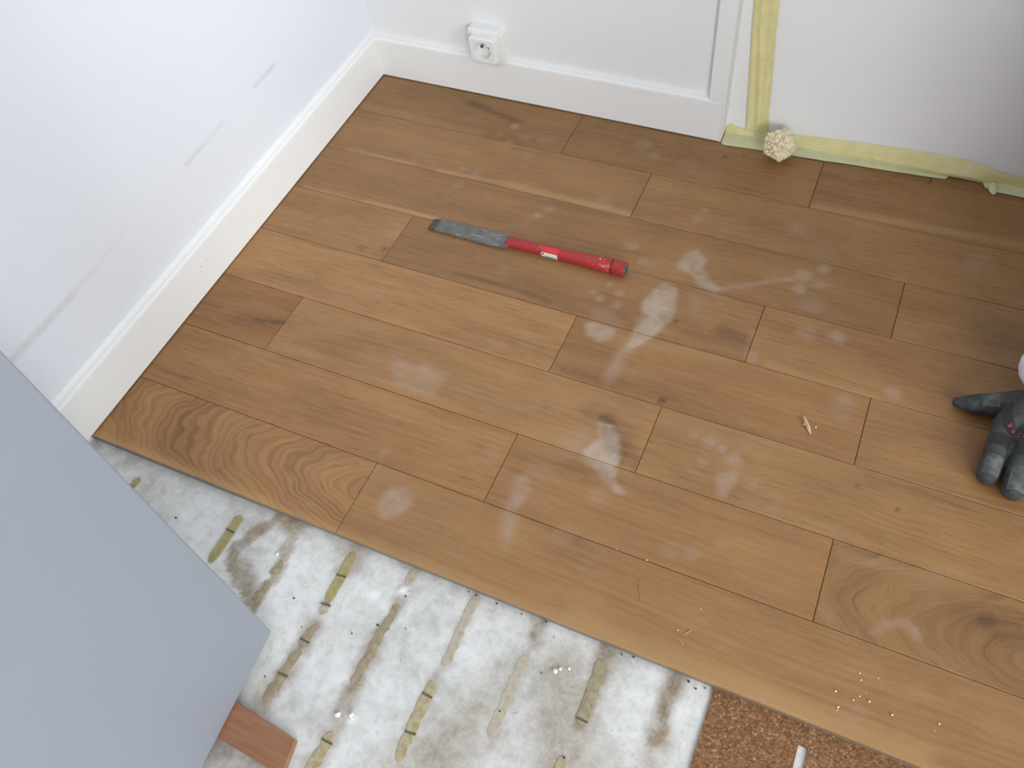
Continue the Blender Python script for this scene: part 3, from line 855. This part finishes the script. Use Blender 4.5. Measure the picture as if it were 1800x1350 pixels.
for xv in xt:
    zt, yb, lip = lerp(xv, TOP), lerp(xv, BOT), lerp(xv, LIP)
    fz = 0.0035 + 0.0022 * min(1, lip / 0.004)
    A = Vector((0.0272, zt)); B = Vector((0.0262 - lip, fz)); C_ = Vector((0.0262, 0.0028 if lip == 0 else 0.0012)); D = Vector((min(yb, 0.0255), 0.0010))
    if 0.935 < xv < 0.985: D = Vector((0.0250, 0.0008))
    for k in range(nw):
        s = k / (nw - 1)
        nz = mnoise.noise(Vector((xv * 30, s * 3, 7)))
        if s < 0.5: q = s / 0.5; p = A + (B - A) * q; p.x -= 0.0012 * math.sin(q * math.pi) * (0.5 + nz)
        elif s < 0.62: q = (s - 0.5) / 0.12; p = B + (C_ - B) * q
        else: q = (s - 0.62) / 0.38; p = C_ + (D - C_) * q
        V.append((xv + 0.001 * nz, p.x, max(p.y, 0.0007) + 0.0004 * abs(nz))); low.append(float(sstep(0.50, 0.78, s)))
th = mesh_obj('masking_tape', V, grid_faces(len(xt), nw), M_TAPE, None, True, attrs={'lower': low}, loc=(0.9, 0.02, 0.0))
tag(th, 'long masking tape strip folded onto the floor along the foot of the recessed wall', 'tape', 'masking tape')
# loose curled end of film at the tape
V = []
for i in range(15):
    for j in range(9):
        a = math.pi * (0.05 + 0.9 * j / 8)
        w_ = 0.0062 * max(0.12, math.sin(min(1.0, (14 - i) / 8 + 0.08) * math.pi / 2)) 
        V.append((0.9965 - w_ * math.cos(a) + 0.002 * (i / 14), 0.024 - 0.020 * i / 14, 0.0008 + w_ * 0.9 * math.sin(a) * math.sin(max(0.25, 1 - (i / 14)) * math.pi / 2)))
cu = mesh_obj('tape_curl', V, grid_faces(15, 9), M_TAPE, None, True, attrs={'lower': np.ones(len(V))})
cu.parent = th; cu.matrix_parent_inverse = Matrix.Translation(-Vector(th.location))
cu['label'] = 'loose curled flap of tape'

# ---- crumpled ball of tape
bm = bmesh.new()
bmesh.ops.create_icosphere(bm, subdivisions=6, radius=1.0)
rb = random.Random(12)
PLANES = [(Vector((rb.gauss(0, 1), rb.gauss(0, 1), rb.gauss(0, 1))).normalized(), rb.uniform(0.86, 1.04)) for _ in range(34)]
for v in bm.verts:
    d = v.co.normalized()
    q = d * 1.7 + Vector((3.3, 1.2, 0.4))
    w_ = Vector((mnoise.noise(q * 1.6), mnoise.noise(q * 1.6 + Vector((9, 0, 0))), mnoise.noise(q * 1.6 + Vector((0, 9, 0))))) * 0.5
    r = 1.25
    for pn, ph in PLANES:
        c_ = (d + w_ * 0.22).dot(pn)
        if c_ > 0.05: r = min(r, ph / c_)
    dist, _ = mnoise.voronoi(q * 1.5 + w_ * 1.2)
    crease = max(0.0, 1 - (dist[1] - dist[0]) / 0.16)
    r -= 0.26 * crease ** 1.3 + 0.16 * max(0, mnoise.noise(q * 1.9 + Vector((5, 5, 5)))) 
    r += 0.035 * mnoise.noise(q * 6)
    v.co = d * r * 0.0232
    v.co.z *= 0.96
ball = bm_obj('crumpled_tape_ball', bm, M_BALL, None, True, (0.6985, -0.0085, 0.0222))
tag(ball, 'crumpled pale yellow ball of paper tape on the floor against the taped wall', 'paper ball')

# ---- flat chisel with red handle
chis = empty('flat_chisel', (0.41, -0.309, 0.0))
tag(chis, 'flat steel chisel with a red painted handle lying on the oak planks', 'chisel')
t = NT('worn_grey_steel')
P_ = t.obj()
n1 = t.noise(P_, 45, 5, 0.65); n2 = t.noise(P_, 260, 4, 0.7)
n3 = t.noise(t.n('ShaderNodeVectorMath', {'operation': 'MULTIPLY'}, i0=P_, i1=(60, 260, 60)).outputs[0], 1, 4, 0.7)
c_ = t.mix(t.ss(n1, 0.35, 0.65), (0.115, 0.118, 0.102), (0.175, 0.178, 0.160))
sx = t.n('ShaderNodeSeparateXYZ', Vector=P_).outputs
c_ = t.mix(t.m('MULTIPLY', t.ss(n3, 0.575, 0.66), 0.75), c_, (0.42, 0.42, 0.40))
c_ = t.mix(t.ss(t.m('ADD', sx[0], t.m('MULTIPLY', t.m('SUBTRACT', n2, 0.5), 0.012)), -0.146, -0.138, 0.85, 0.0), c_, (0.062, 0.048, 0.042))
t.bump(n2, 0.25, 0.0006)
M_STEEL = t.out(c_, 0.5, Metallic=0.25)
t = NT('red_paint')
P_ = t.obj(); n1 = t.noise(P_, 30, 4, 0.6); n2 = t.noise(P_, 240, 4, 0.7)
sx = t.n('ShaderNodeSeparateXYZ', Vector=P_).outputs
c_ = t.mix(t.ss(n1, 0.3, 0.7), (0.33, 0.020, 0.020), (0.40, 0.028, 0.027))
ch = t.m('MULTIPLY', t.ss(n2, 0.60, 0.66), t.ss(t.m('ABSOLUTE', t.m('SUBTRACT', sx[0], 0.118)), 0.012, 0.034, 1.0, 0.0))
ch = t.m('MULTIPLY', ch, t.ss(sx[2], 0.008, 0.013))
c_ = t.mix(ch, c_, (0.62, 0.52, 0.42))
ch2 = t.m('MULTIPLY', t.ss(n2, 0.60, 0.66), t.ss(t.m('ABSOLUTE', t.m('SUBTRACT', sx[0], 0.022)), 0.004, 0.010, 0.7, 0.0))
c_ = t.mix(ch2, c_, (0.5, 0.36, 0.33))
M_RED = t.out(c_, 0.42)
# blade: flat bar, sharpened at the left end, shoulders rounding into the handle
V, F = [], []
secs = [(-0.1545, 0.0112, 0.0004), (-0.1525, 0.0118, 0.0014), (-0.141, 0.0122, 0.0044), (-0.12, 0.0124, 0.0054), (-0.06, 0.0132, 0.0058), (-0.040, 0.0135, 0.0062), (-0.034, 0.0132, 0.0066), (-0.029, 0.0120, 0.0072), (-0.025, 0.0100, 0.0080), (-0.0215, 0.0078, 0.0090)]
K = 12
for xs_, hw, th_ in secs:
    b = min(0.0012, th_ * 0.35)
    ring_ = [(-hw, b), (-hw, th_ - b), (-hw + b, th_), (-hw * .5, th_), (0, th_), (hw * .5, th_), (hw - b, th_), (hw, th_ - b), (hw, b), (hw - b, 0), (0, 0), (-hw + b, 0)]
    for yy, z in ring_: V.append((xs_, yy, z + 0.0004))
for i in range(len(secs) - 1):
    for j in range(K): F.append((i * K + j, i * K + (j + 1) % K, (i + 1) * K + (j + 1) % K, (i + 1) * K + j))
F.append(tuple(range(K))); F.append(tuple((len(secs) - 1) * K + j for j in range(K))[::-1])
blade = mesh_obj('blade', V, F, M_STEEL, chis)
def tube(name, secs, mat, parent, nseg=20, squash=1.0):
    V, F = [], []
    for xs_, ry, rz, zc in secs:
        for k in range(nseg):
            a = 2 * math.pi * k / nseg
            ca, sa = math.cos(a), math.sin(a)
            pw = 0.72
            V.append((xs_, ry * math.copysign(abs(ca) ** pw, ca), zc + rz * math.copysign(abs(sa) ** pw, sa)))
    for i in range(len(secs) - 1):
        for j in range(nseg): F.append((i * nseg + j, i * nseg + (j + 1) % nseg, (i + 1) * nseg + (j + 1) % nseg, (i + 1) * nseg + j))
    F.append(tuple(range(nseg))[::-1]); F.append(tuple((len(secs) - 1) * nseg + j for j in range(nseg)))
    return mesh_obj(name, V, F, mat, parent, True)
hdl = tube('handle', [(-0.0300, 0.0105, 0.0036, 0.0045), (-0.025, 0.0096, 0.0046, 0.0054), (-0.016, 0.0082, 0.0056, 0.0062), (0.0, 0.0078, 0.0062, 0.0068), (0.02, 0.0079, 0.0066, 0.0072), (0.06, 0.0084, 0.0074, 0.0080), (0.11, 0.0094, 0.0086, 0.0091), (0.132, 0.0100, 0.0092, 0.0097)], M_RED, chis)
M_RIM = mottled('dark_red_groove', (0.12, 0.015, 0.012), (0.16, 0.02, 0.02), 100, 0.6)
tube('groove', [(0.1315, 0.0096, 0.0088, 0.0097), (0.1342, 0.0096, 0.0088, 0.0097)], M_RIM, chis)
tube('striking_head', [(0.1338, 0.0098, 0.0090, 0.0098), (0.1350, 0.0104, 0.0095, 0.0100), (0.149, 0.0104, 0.0095, 0.0100), (0.1512, 0.0099, 0.0090, 0.0100)], M_RED, chis)
tube('head_end', [(0.1508, 0.0097, 0.0088, 0.0100), (0.1532, 0.0087, 0.0078, 0.0100)], mottled('bare_dark_steel', (0.06, 0.055, 0.05), (0.12, 0.11, 0.10), 200, 0.5), chis)
# sticker wrapped on the handle: red upper field and white lower field
def sticker(name, x0, x1, a0, a1, mat, parent, lift=0.00035):
    V = []
    for i in range(9):
        xx = x0 + (x1 - x0) * i / 8
        q = (xx - 0.02) / 0.09
        ry, rz, zc = 0.0079 + 0.00112 * q, 0.0066 + 0.0018 * q, 0.0072 + 0.0018 * q
        for j in range(9):
            a = math.radians(a0 + (a1 - a0) * j / 8); ca, sa = math.cos(a), math.sin(a); pw = 0.72
            V.append((xx, (ry + lift) * math.copysign(abs(ca) ** pw, ca), zc + (rz + lift) * math.copysign(abs(sa) ** pw, sa)))
    return mesh_obj(name, V, grid_faces(9, 9), mat, parent, True)
M_RED2 = mottled('bright_red_label', (0.62, 0.035, 0.035), (0.60, 0.04, 0.04), 60, 0.35)
M_WHL = mottled('white_label', (0.74, 0.73, 0.74), (0.70, 0.70, 0.71), 60, 0.4)
lab = sticker('red_label', 0.029, 0.054, 88, 215, M_RED2, hdl)
wl = sticker('white_label', 0.0292, 0.0538, 152, 208, M_WHL, hdl, 0.0006)
sticker('label_mark', 0.0306, 0.0330, 160, 178, M_HOLE, hdl, 0.0008)
for k in range(5):
    sticker('label_mark', 0.0352 + k * 0.0033, 0.0374 + k * 0.0033, 186, 196, M_NOTCH, hdl, 0.0008)

# ---- splinter and fibres on the planks, crumbs
M_SPL = mottled('fresh_wood', (0.62, 0.44, 0.27), (0.72, 0.55, 0.36), 160, 0.6)
def sliver(name, p0, p1, w, h, z, label, cat, mat=M_SPL, seed=1, group=None, n=8):
    a, b = Vector((*p0, z)), Vector((*p1, z)); d = (b - a); L = d.length; d /= L; nr = Vector((-d.y, d.x, 0))
    V, F = [], []
    for i in range(n + 1):
        t_ = i / n
        k = max(0.08, math.sin(math.pi * min(1, max(0, t_))) ** 0.6)
        off_ = nr * (0.35 * w * mnoise.noise(Vector((t_ * 3, seed * 5.3, 0)))) + Vector((0, 0, h * 0.6 * t_ * (1 - t_) * 2))
        c = a + d * L * t_ + off_
        jag = 1 + 0.5 * mnoise.noise(Vector((t_ * 7, seed * 2.2, 3)))
        for s_, q in ((-1, 0), (-0.2, 1), (1, 0.35), (0.3, -0.2)):
            V.append(c + nr * (w * 0.5 * s_ * k * jag) + Vector((0, 0, h * (q + 0.25) * k)))
    for i in range(n):
        for j in range(4): F.append((i * 4 + j, i * 4 + (j + 1) % 4, (i + 1) * 4 + (j + 1) % 4, (i + 1) * 4 + j))
    F.append((0, 1, 2, 3)); F.append((n * 4 + 3, n * 4 + 2, n * 4 + 1, n * 4))
    c = (a + b) / 2
    return tag(mesh_obj(name, V, F, mat, loc=c), label, cat, group)
sp = sliver('wood_splinter', (0.8385, -0.4545), (0.8535, -0.4780), 0.0042, 0.0030, 0.0006, 'pale wood splinter lying on the planks left of the grey glove', 'splinter')
sliver('wood_fibre', (0.7249, -0.7206), (0.7369, -0.7496), 0.0008, 0.0006, 0.0004, 'long thin orange wood fibre on the edge plank, nearest the open edge', 'fibre', mottled('orange_fibre', (0.45, 0.20, 0.08), (0.5, 0.26, 0.11), 100, 0.6), 3, n=14)
sliver('wood_fibre', (0.7850, -0.7700), (0.7925, -0.7745), 0.0008, 0.0006, 0.0004, 'tiny pale curled wood fibre on the edge plank, below the long orange one', 'fibre', M_SPL, 5)
sliver('wood_fibre', (0.7885, -0.7640), (0.7955, -0.7545), 0.0006, 0.0005, 0.0004, 'tiny pale straight wood fibre on the edge plank, right of the curled one', 'fibre', M_SPL, 8)
sliver('grass_fibre', (0.6513, -0.9034), (0.6600, -0.8975), 0.0007, 0.0006, SUB_Z + 0.0016, 'thin grey fibre lying on the stained screed', 'fibre', mottled('grey_fibre', (0.25, 0.24, 0.2), (0.3, 0.28, 0.24), 100, 0.7), 6)
def crumbs(name, pts, z, r, mat, label, cat, seed):
    rr = random.Random(seed); bm = bmesh.new()
    for (cx, cy) in pts:
        q = r * rr.uniform(0.6, 1.35)
        ret = bmesh.ops.create_icosphere(bm, subdivisions=1, radius=q)
        for v in ret['verts']:
            v.co *= rr.uniform(0.7, 1.2); v.co.z *= 0.7; v.co += Vector((cx, cy, z + q * 0.5))
    return tag(bm_obj(name, bm, mat), label, cat, kind='stuff')
SAW = [(0.942,-0.7616),(0.9642,-0.7571),(0.9591,-0.7634),(0.9472,-0.7756),(0.9624,-0.741),(0.9773,-0.7331),(0.9599,-0.735),(0.9955,-0.7629),(1.0344,-0.7626),(0.9469,-0.7788),(0.9735,-0.7588),(0.9689,-0.7514),(1.0369,-0.7546),(0.7818,-0.7613),(0.7971,-0.7306),(0.6915,-0.6996),(0.7266,-0.6994),(0.843,-0.4665),(0.857,-0.4655)]
crumbs('sawdust', SAW, 0.0002, 0.0010, mottled('pale_sawdust', (0.85, 0.74, 0.58), (0.9, 0.82, 0.7), 200, 0.7), 'pale sawdust crumbs scattered over the planks', 'sawdust', 2)
GRIT = [(0.4914,-0.8335),(0.5089,-0.866),(0.5199,-0.8983),(0.816,-0.8072),(0.7476,-0.8010),(0.6486,-0.8010),(0.6623,-0.8129),(0.4792,-0.8744),(0.6402,-0.9047),(0.7176,-0.92),(0.8245,-0.803),(0.8073,-0.803),(0.6646,-0.8529),(0.3733,-0.8837),(0.478,-0.8744),(0.4561,-0.8936),(0.3999,-0.9089),(0.3918,-0.9705),(0.1795,-0.8527),(0.903,-0.815),(0.735,-0.8030),(0.62,-0.803),(0.59,-0.8025),(0.555,-0.802),(0.565,-0.8025)]
crumbs('floor_grit', GRIT, SUB_Z + 0.0003, 0.0011, mottled('black_grit', (0.03, 0.028, 0.025), (0.06, 0.055, 0.05), 200, 0.8), 'dark grit scattered on the white screed along the plank edge', 'grit', 5)
CH = [(0.5019,-0.9713),(0.4995,-0.9690),(0.325,-0.846),(0.4862,-0.9735),(0.6780,-0.846),(0.6815,-0.842),(0.6900,-0.838)]
crumbs('plaster_chips', CH, SUB_Z + 0.0003, 0.0026, mottled('white_plaster', (0.8, 0.8, 0.76), (0.85, 0.84, 0.8), 200, 0.8), 'small white plaster chips on the stained screed', 'plaster', 8)

# ================================================================ person kneeling at the right, leaning on the left hand
def capsule(bm, p0, r0, p1, r1, nseg=16, flat=1.0):
    p0, p1 = Vector(p0), Vector(p1)
    ax = p1 - p0; L = max(ax.length, 1e-6); az = ax / L
    q = Vector((0, 0, 1)).rotation_difference(az).to_matrix()
    rings = []
    prof = [(-math.cos(a) * r0, math.sin(a) * r0) for a in (0.25, 0.7, 1.15, math.pi / 2)] + [(L + math.sin(a) * r1, math.cos(a) * r1) for a in (0, 0.42, 0.87, 1.32)]
    for h, r in prof:
        rings.append([bm.verts.new(p0 + q @ Vector((r * math.cos(2 * math.pi * k / nseg), r * math.sin(2 * math.pi * k / nseg) , h))) for k in range(nseg)])
    for ra, rb in zip(rings[:-1], rings[1:]):
        for i in range(nseg):
            j = (i + 1) % nseg
            bm.faces.new((ra[i], ra[j], rb[j], rb[i]))
    bm.faces.new(rings[0][::-1]); bm.faces.new(rings[-1])

def blended(name, segs, voxel, mat, parent, smooth=4, zmin=None):
    """limbs given as tapered pieces, fused into one continuous skin"""
    bm = bmesh.new()
    for s in segs: capsule(bm, *s)
    me = bpy.data.meshes.new('tmp'); bm.to_mesh(me); bm.free()
    o = bpy.data.objects.new('tmp', me); COL.objects.link(o)
    md = o.modifiers.new('r', 'REMESH'); md.mode = 'VOXEL'; md.voxel_size = voxel
    ms = o.modifiers.new('s', 'SMOOTH'); ms.factor = 0.5; ms.iterations = smooth
    dg = bpy.context.evaluated_depsgraph_get()
    out = bpy.data.meshes.new_from_object(o.evaluated_get(dg))
    bpy.data.objects.remove(o)
    out.name = name
    if zmin is not None:
        for v in out.vertices:
            if v.co.z < zmin: v.co.z = zmin
    out.polygons.foreach_set('use_smooth', [True] * len(out.polygons))
    out.materials.clear(); out.materials.append(mat)
    return link(bpy.data.objects.new(name, out), parent)

def chain(*pts):
    return [(a[:3], a[3], b[:3], b[3]) for a, b in zip(pts[:-1], pts[1:])]

t = NT('grey_glove_fabric')
P_ = t.obj(); n1 = t.noise(P_, 70, 4, 0.65); n2 = t.noise(P_, 900, 2, 0.5)
c_ = t.mix(t.ss(n1, 0.38, 0.68), (0.034, 0.036, 0.037), (0.062, 0.066, 0.065))
c_ = t.mix(t.m('MULTIPLY', t.ss(n1, 0.62, 0.76), 0.5), c_, (0.13, 0.135, 0.13))
t.bump(t.m('ADD', n2, n1), 0.35, 0.0007)
M_GLOVE = t.out(c_, 0.75)
M_GDARK = mottled('black_rubber_pad', (0.010, 0.011, 0.012), (0.017, 0.018, 0.019), 120, 0.6, bump=0.3)
M_GTIP = mottled('dusty_grey_fingertip', (0.060, 0.064, 0.062), (0.125, 0.13, 0.125), 110, 0.7, bump=0.3)
M_GRED = mottled('red_lettering', (0.26, 0.035, 0.045), (0.33, 0.05, 0.06), 200, 0.6)
M_SKIN = mottled('skin', (0.52, 0.30, 0.21), (0.55, 0.33, 0.24), 30, 0.5)
M_SLEEVE = mottled('white_jersey', (0.74, 0.76, 0.83), (0.78, 0.80, 0.86), 40, 0.8)
M_TROUS = mottled('dark_grey_work_trousers', (0.05, 0.052, 0.06), (0.075, 0.078, 0.09), 40, 0.85)
M_SHOE = mottled('black_shoe', (0.02, 0.02, 0.02), (0.035, 0.035, 0.035), 60, 0.5)
M_HAIR = mottled('dark_brown_hair', (0.03, 0.018, 0.010), (0.05, 0.03, 0.018), 80, 0.6)

HAND = {
 'index': [(1.0480,-0.410,0.0300,.0125),(1.0440,-0.441,0.0250,.0122),(1.0420,-0.4700,0.0132,.0118)],
 'middle': [(1.0700,-0.408,0.0320,.0130),(1.0695,-0.445,0.0262,.0125),(1.0690,-0.4800,0.0135,.0122)],
 'ring': [(1.0925,-0.404,0.0300,.0128),(1.0960,-0.439,0.0250,.0120),(1.0985,-0.4710,0.0132,.0116)],
 'little': [(1.1120,-0.394,0.0255,.0115),(1.1200,-0.422,0.0215,.0106),(1.1265,-0.4450,0.0120,.0102)],
 'thumb': [(1.0680,-0.368,0.0270,.0165),(1.0420,-0.3740,0.0185,.0138),(1.0180,-0.3785,0.0135,.0118),(1.0010,-0.3785,0.0080,.0064)],
}
WR = (1.0960, -0.3400, 0.0430)
def hand_segs():
    S = []
    for k, pts in HAND.items(): S += chain(*pts)
    for k in ('index', 'middle', 'ring', 'little'):
        p = HAND[k][0]; S.append(((WR[0] + (p[0] - WR[0]) * 0.25, WR[1] + (p[1] - WR[1]) * 0.25, WR[2] - 0.004), .0215, p[:3], p[3] + .0012))
    S.append(((1.070,-0.372,0.027), .0165, (1.094,-0.350,0.036), .021))
    S.append((WR, .0240, (1.110, -0.3170, 0.0585), .0265))
    return S
person = empty('person', (1.50, -0.25, 0.0))
tag(person, 'person in white sleeves and an added dark vest kneeling at the right, gloved left hand on floor', 'person')
inv = Matrix.Translation(-Vector(person.location))
def own(o):
    o.matrix_parent_inverse = inv
    return o
glove = own(blended('glove', hand_segs(), 0.0013, M_GLOVE, person, 5, zmin=0.0008))
glove['label'] = 'grey work glove with black pads and red lettering'
bvh = BVHTree.FromPolygons([v.co.copy() for v in glove.data.vertices], [tuple(p.vertices) for p in glove.data.polygons])
def drape(pts, lift=0.0006):
    out = []
    for px, py in pts:
        h = bvh.ray_cast(Vector((px, py, 0.3)), Vector((0, 0, -1)))
        out.append((px, py, (h[0].z if h[0] else 0.02) + lift))
    return out
def on_glove(o): return o
def patch(name, quad, mat, n=10, lift=0.0007):
    """four corners in plan, draped over the back of the glove"""
    a, b, c, d = [Vector(q) for q in quad]
    pl = []
    for i in range(n):
        for j in range(n):
            u, v = i / (n - 1), j / (n - 1)
            # rounded corners
            p = (a * (1 - u) + b * u) * (1 - v) + (d * (1 - u) + c * u) * v
            pl.append((p.x, p.y))
    V = drape(pl, lift)
    F = grid_faces(n, n)
    return mesh_obj(name, V, F, mat, glove, True)
def finger_patch(key, i0, i1, f0, f1, wfac, mat, name):
    p, q = HAND[key][i0], HAND[key][i1]
    a, b = Vector(p[:2]), Vector(q[:2]); d = (b - a); nr = Vector((-d.y, d.x)).normalized()
    r0 = (p[3] + (q[3] - p[3]) * f0) * wfac; r1 = (p[3] + (q[3] - p[3]) * f1) * wfac
    A, B = a + d * f0, a + d * f1
    return patch(name, (A + nr * r0, A - nr * r0, B - nr * r1, B + nr * r1), mat, 12)
for k in ('index', 'middle', 'ring', 'little'):
    finger_patch(k, 0, 1, 0.62, 1.08, 0.80, M_GDARK, 'knuckle_pad')
    finger_patch(k, 1, 2, 0.45, 1.18, 0.72, M_GTIP, 'fingertip_patch')
finger_patch('thumb', 1, 2, 0.15, 0.85, 0.75, M_GTIP, 'thumb_patch')
# crescent band across the back of the hand
OUT = [(1.0480,-0.3850),(1.0420,-0.3980),(1.0405,-0.4100),(1.0430,-0.4200),(1.0500,-0.4275),(1.0610,-0.4325),(1.0760,-0.4335),(1.0900,-0.4290),(1.1010,-0.4190),(1.1080,-0.4040)]
INN = [(1.0490,-0.3850),(1.0480,-0.3960),(1.0490,-0.4040),(1.0515,-0.4110),(1.0560,-0.4160),(1.0640,-0.4195),(1.0760,-0.4205),(1.0870,-0.4165),(1.0960,-0.4090),(1.1060,-0.4000)]
def resample(pts, n):
    P2 = [Vector(p) for p in pts]; L = [0]
    for a, b in zip(P2[:-1], P2[1:]): L.append(L[-1] + (b - a).length)
    return [Vector((np.interp(L[-1] * i / (n - 1), L, [p.x for p in P2]), np.interp(L[-1] * i / (n - 1), L, [p.y for p in P2]))) for i in range(n)]
ro, ri = resample(OUT, 40), resample(INN, 40)
pl = []
for a, b in zip(ro, ri):
    for j in range(9): q = a + (b - a) * j / 8; pl.append((q.x, q.y))
band = mesh_obj('knuckle_band', drape(pl, 0.0010), grid_faces(40, 9), M_GDARK, glove, True)
band['label'] = 'black crescent band with red letters'
def letter(ch, centre, up, size):
    cu_ = bpy.data.curves.new('letter', 'FONT'); cu_.body = ch; cu_.size = 1.0; cu_.align_x = 'CENTER'; cu_.align_y = 'CENTER'; cu_.offset = 0.035
    o = bpy.data.objects.new('letter', cu_); COL.objects.link(o)
    me = bpy.data.meshes.new_from_object(o.evaluated_get(bpy.context.evaluated_depsgraph_get()))
    bpy.data.objects.remove(o)
    up = Vector(up).normalized(); rt = Vector((up.y, -up.x))
    bm = bmesh.new(); bm.from_mesh(me)
    bmesh.ops.subdivide_edges(bm, edges=bm.edges, cuts=1)
    pts2 = [(centre[0] + (rt.x * v.co.x + up.x * v.co.y) * size, centre[1] + (rt.y * v.co.x + up.y * v.co.y) * size) for v in bm.verts]
    for v, c in zip(bm.verts, drape(pts2, 0.0019)): v.co = c
    lo = bm_obj('lettering', bm, M_GRED, band)
    return lo
mid = [(a + b) / 2 for a, b in zip(ro, ri)]
for ch, fi in (('N', 20.2), ('T', 17.7), ('E', 15.3), ('R', 12.9)):
    i = int(fi); w_ = fi - i
    letter(ch, mid[i].lerp(mid[i + 1], w_), (ro[i] - ri[i]).lerp(ro[i + 1] - ri[i + 1], w_), 0.0074)
# seam piping between back of hand and thumb
cuffstrap = own(blended('glove_strap', [((1.106, -0.3225, 0.056), .0275, (1.1085, -0.3180, 0.058), .0277)], 0.0015, M_GDARK, person, 3))

# body under the clothes
LE, LS = (1.215, -0.450, 0.235), (1.20, -0.475, 0.475)
RS, RE, RW = (1.21, -0.145, 0.475), (1.33, -0.115, 0.27), (1.245, -0.20, 0.205)
arms_b = chain((*WR, .021), (1.14, -0.350, 0.085, .026), (*LE, .036), (*LS, .046)) + chain((*RS, .046), (*RE, .036), (*RW, .022), (1.215, -0.21, 0.20, .022))
torso_b = chain((1.47, -0.31, 0.20, .115), (1.38, -0.31, 0.32, .105), (1.26, -0.31, 0.44, .12), (1.19, -0.31, 0.52, .075), (1.125, -0.31, 0.585, .048), (1.085, -0.31, 0.63, .05)) + \
  [((1.47, -0.39, 0.20), .10, (1.28, -0.39, 0.42), .095), ((1.47, -0.23, 0.20), .10, (1.28, -0.23, 0.42), .095), (LS, .05, (1.20, -0.31, 0.52), .06), (RS, .05, (1.20, -0.31, 0.52), .06)]
legs_b = []
for sy in (-1, 1):
    yk = -0.31 + sy * 0.135
    legs_b += chain((1.47, -0.31 + sy * 0.08, 0.19, .085), (1.26, yk, 0.105, .062), (1.215, yk, 0.062, .052)) + chain((1.23, yk, 0.058, .050), (1.42, yk, 0.058, .050), (1.57, yk, 0.045, .034), (1.62, yk, 0.035, .030))
HX, HZ = -0.145, -0.115
hp = lambda x_, y_, z_: (x_ + HX, y_, z_ + HZ)
head_b = [(hp(1.225, -0.31, 0.79), .072, hp(1.215, -0.31, 0.835), .085), (hp(1.18, -0.31, 0.755), .045, hp(1.205, -0.31, 0.80), .07),
          (hp(1.128, -0.31, 0.775), .011, hp(1.138, -0.31, 0.805), .007), (hp(1.225, -0.385, 0.80), .012, hp(1.23, -0.39, 0.815), .015), (hp(1.225, -0.235, 0.80), .012, hp(1.23, -0.23, 0.815), .015)]
body = own(blended('body', arms_b + torso_b + legs_b + head_b, 0.009, M_SKIN, person, 5, zmin=0.012))
up_ = lambda segs, d: [(a, r + d, b, q + d) for a, r, b, q in segs]
sleeve_l = chain((1.0760, -0.3400, 0.0620, .0330), (1.115, -0.335, 0.095, .0430), (*LE, .052), (*LS, .062))
sleeve_r = chain((*RS, .062), (*RE, .052), (*RW, .034))
shirt = own(blended('sweatshirt', sleeve_l + sleeve_r + [(LS, .06, (1.20, -0.31, 0.50), .07), (RS, .06, (1.20, -0.31, 0.50), .07)], 0.007, M_SLEEVE, person, 5))
own(blended('vest', up_(torso_b[:3] + torso_b[5:7], 0.020) + [((1.22, -0.40, 0.475), .07, (1.22, -0.22, 0.475), .07)], 0.008, M_TROUS, person, 5))  # unseen dark vest, added to stop the torso bouncing light onto the floor
shirt['label'] = 'white sweatshirt'
own(blended('trousers', up_(legs_b, 0.013) + [((1.47, -0.39, 0.19), .115, (1.47, -0.23, 0.19), .115)], 0.008, M_TROUS, person, 5, zmin=0.0015))
for sy in (-1, 1):
    yk = -0.31 + sy * 0.135
    own(blended('shoe', [((1.61, yk, 0.048), .042, (1.69, yk, 0.075), .040), ((1.62, yk, 0.045), .040, (1.675, yk, 0.048), .042)], 0.006, M_SHOE, person, 4, zmin=0.001))
own(blended('hair', [(hp(1.255, -0.31, 0.825), .085, hp(1.235, -0.31, 0.875), .062), (hp(1.235, -0.31, 0.868), .066, hp(1.185, -0.31, 0.872), .052), (hp(1.265, -0.31, 0.78), .070, hp(1.26, -0.31, 0.83), .085)], 0.006, M_HAIR, person, 4))
for sy in (-1, 1):
    bm = bmesh.new(); bmesh.ops.create_uvsphere(bm, u_segments=16, v_segments=10, radius=0.011)
    own(bm_obj('eye', bm, mottled('eye', (0.05, 0.03, 0.02), (0.7, 0.7, 0.68), 40, 0.2), person, True, hp(1.1435, -0.31 + sy * 0.03, 0.81)))
own(blended('mouth', [(hp(1.1375, -0.33, 0.745), .006, hp(1.1375, -0.29, 0.745), .006)], 0.0025, mottled('lips', (0.4, 0.16, 0.13), (0.42, 0.18, 0.14), 40, 0.5), person, 2))
# right-hand glove resting on the thigh: mirrored copy of the left
Rm = Matrix.Translation((1.22, -0.21, 0.205)) @ Matrix.Rotation(math.radians(-75), 4, 'Z') @ Matrix.Rotation(math.radians(18), 4, 'X') @ Matrix.Scale(-1, 4, (1, 0, 0)) @ Matrix.Translation((-WR[0], -WR[1], -WR[2]))
bm = bmesh.new(); bm.from_mesh(glove.data); bmesh.ops.transform(bm, matrix=Rm, verts=bm.verts); bmesh.ops.reverse_faces(bm, faces=bm.faces)
own(bm_obj('glove', bm, M_GLOVE, person, True))
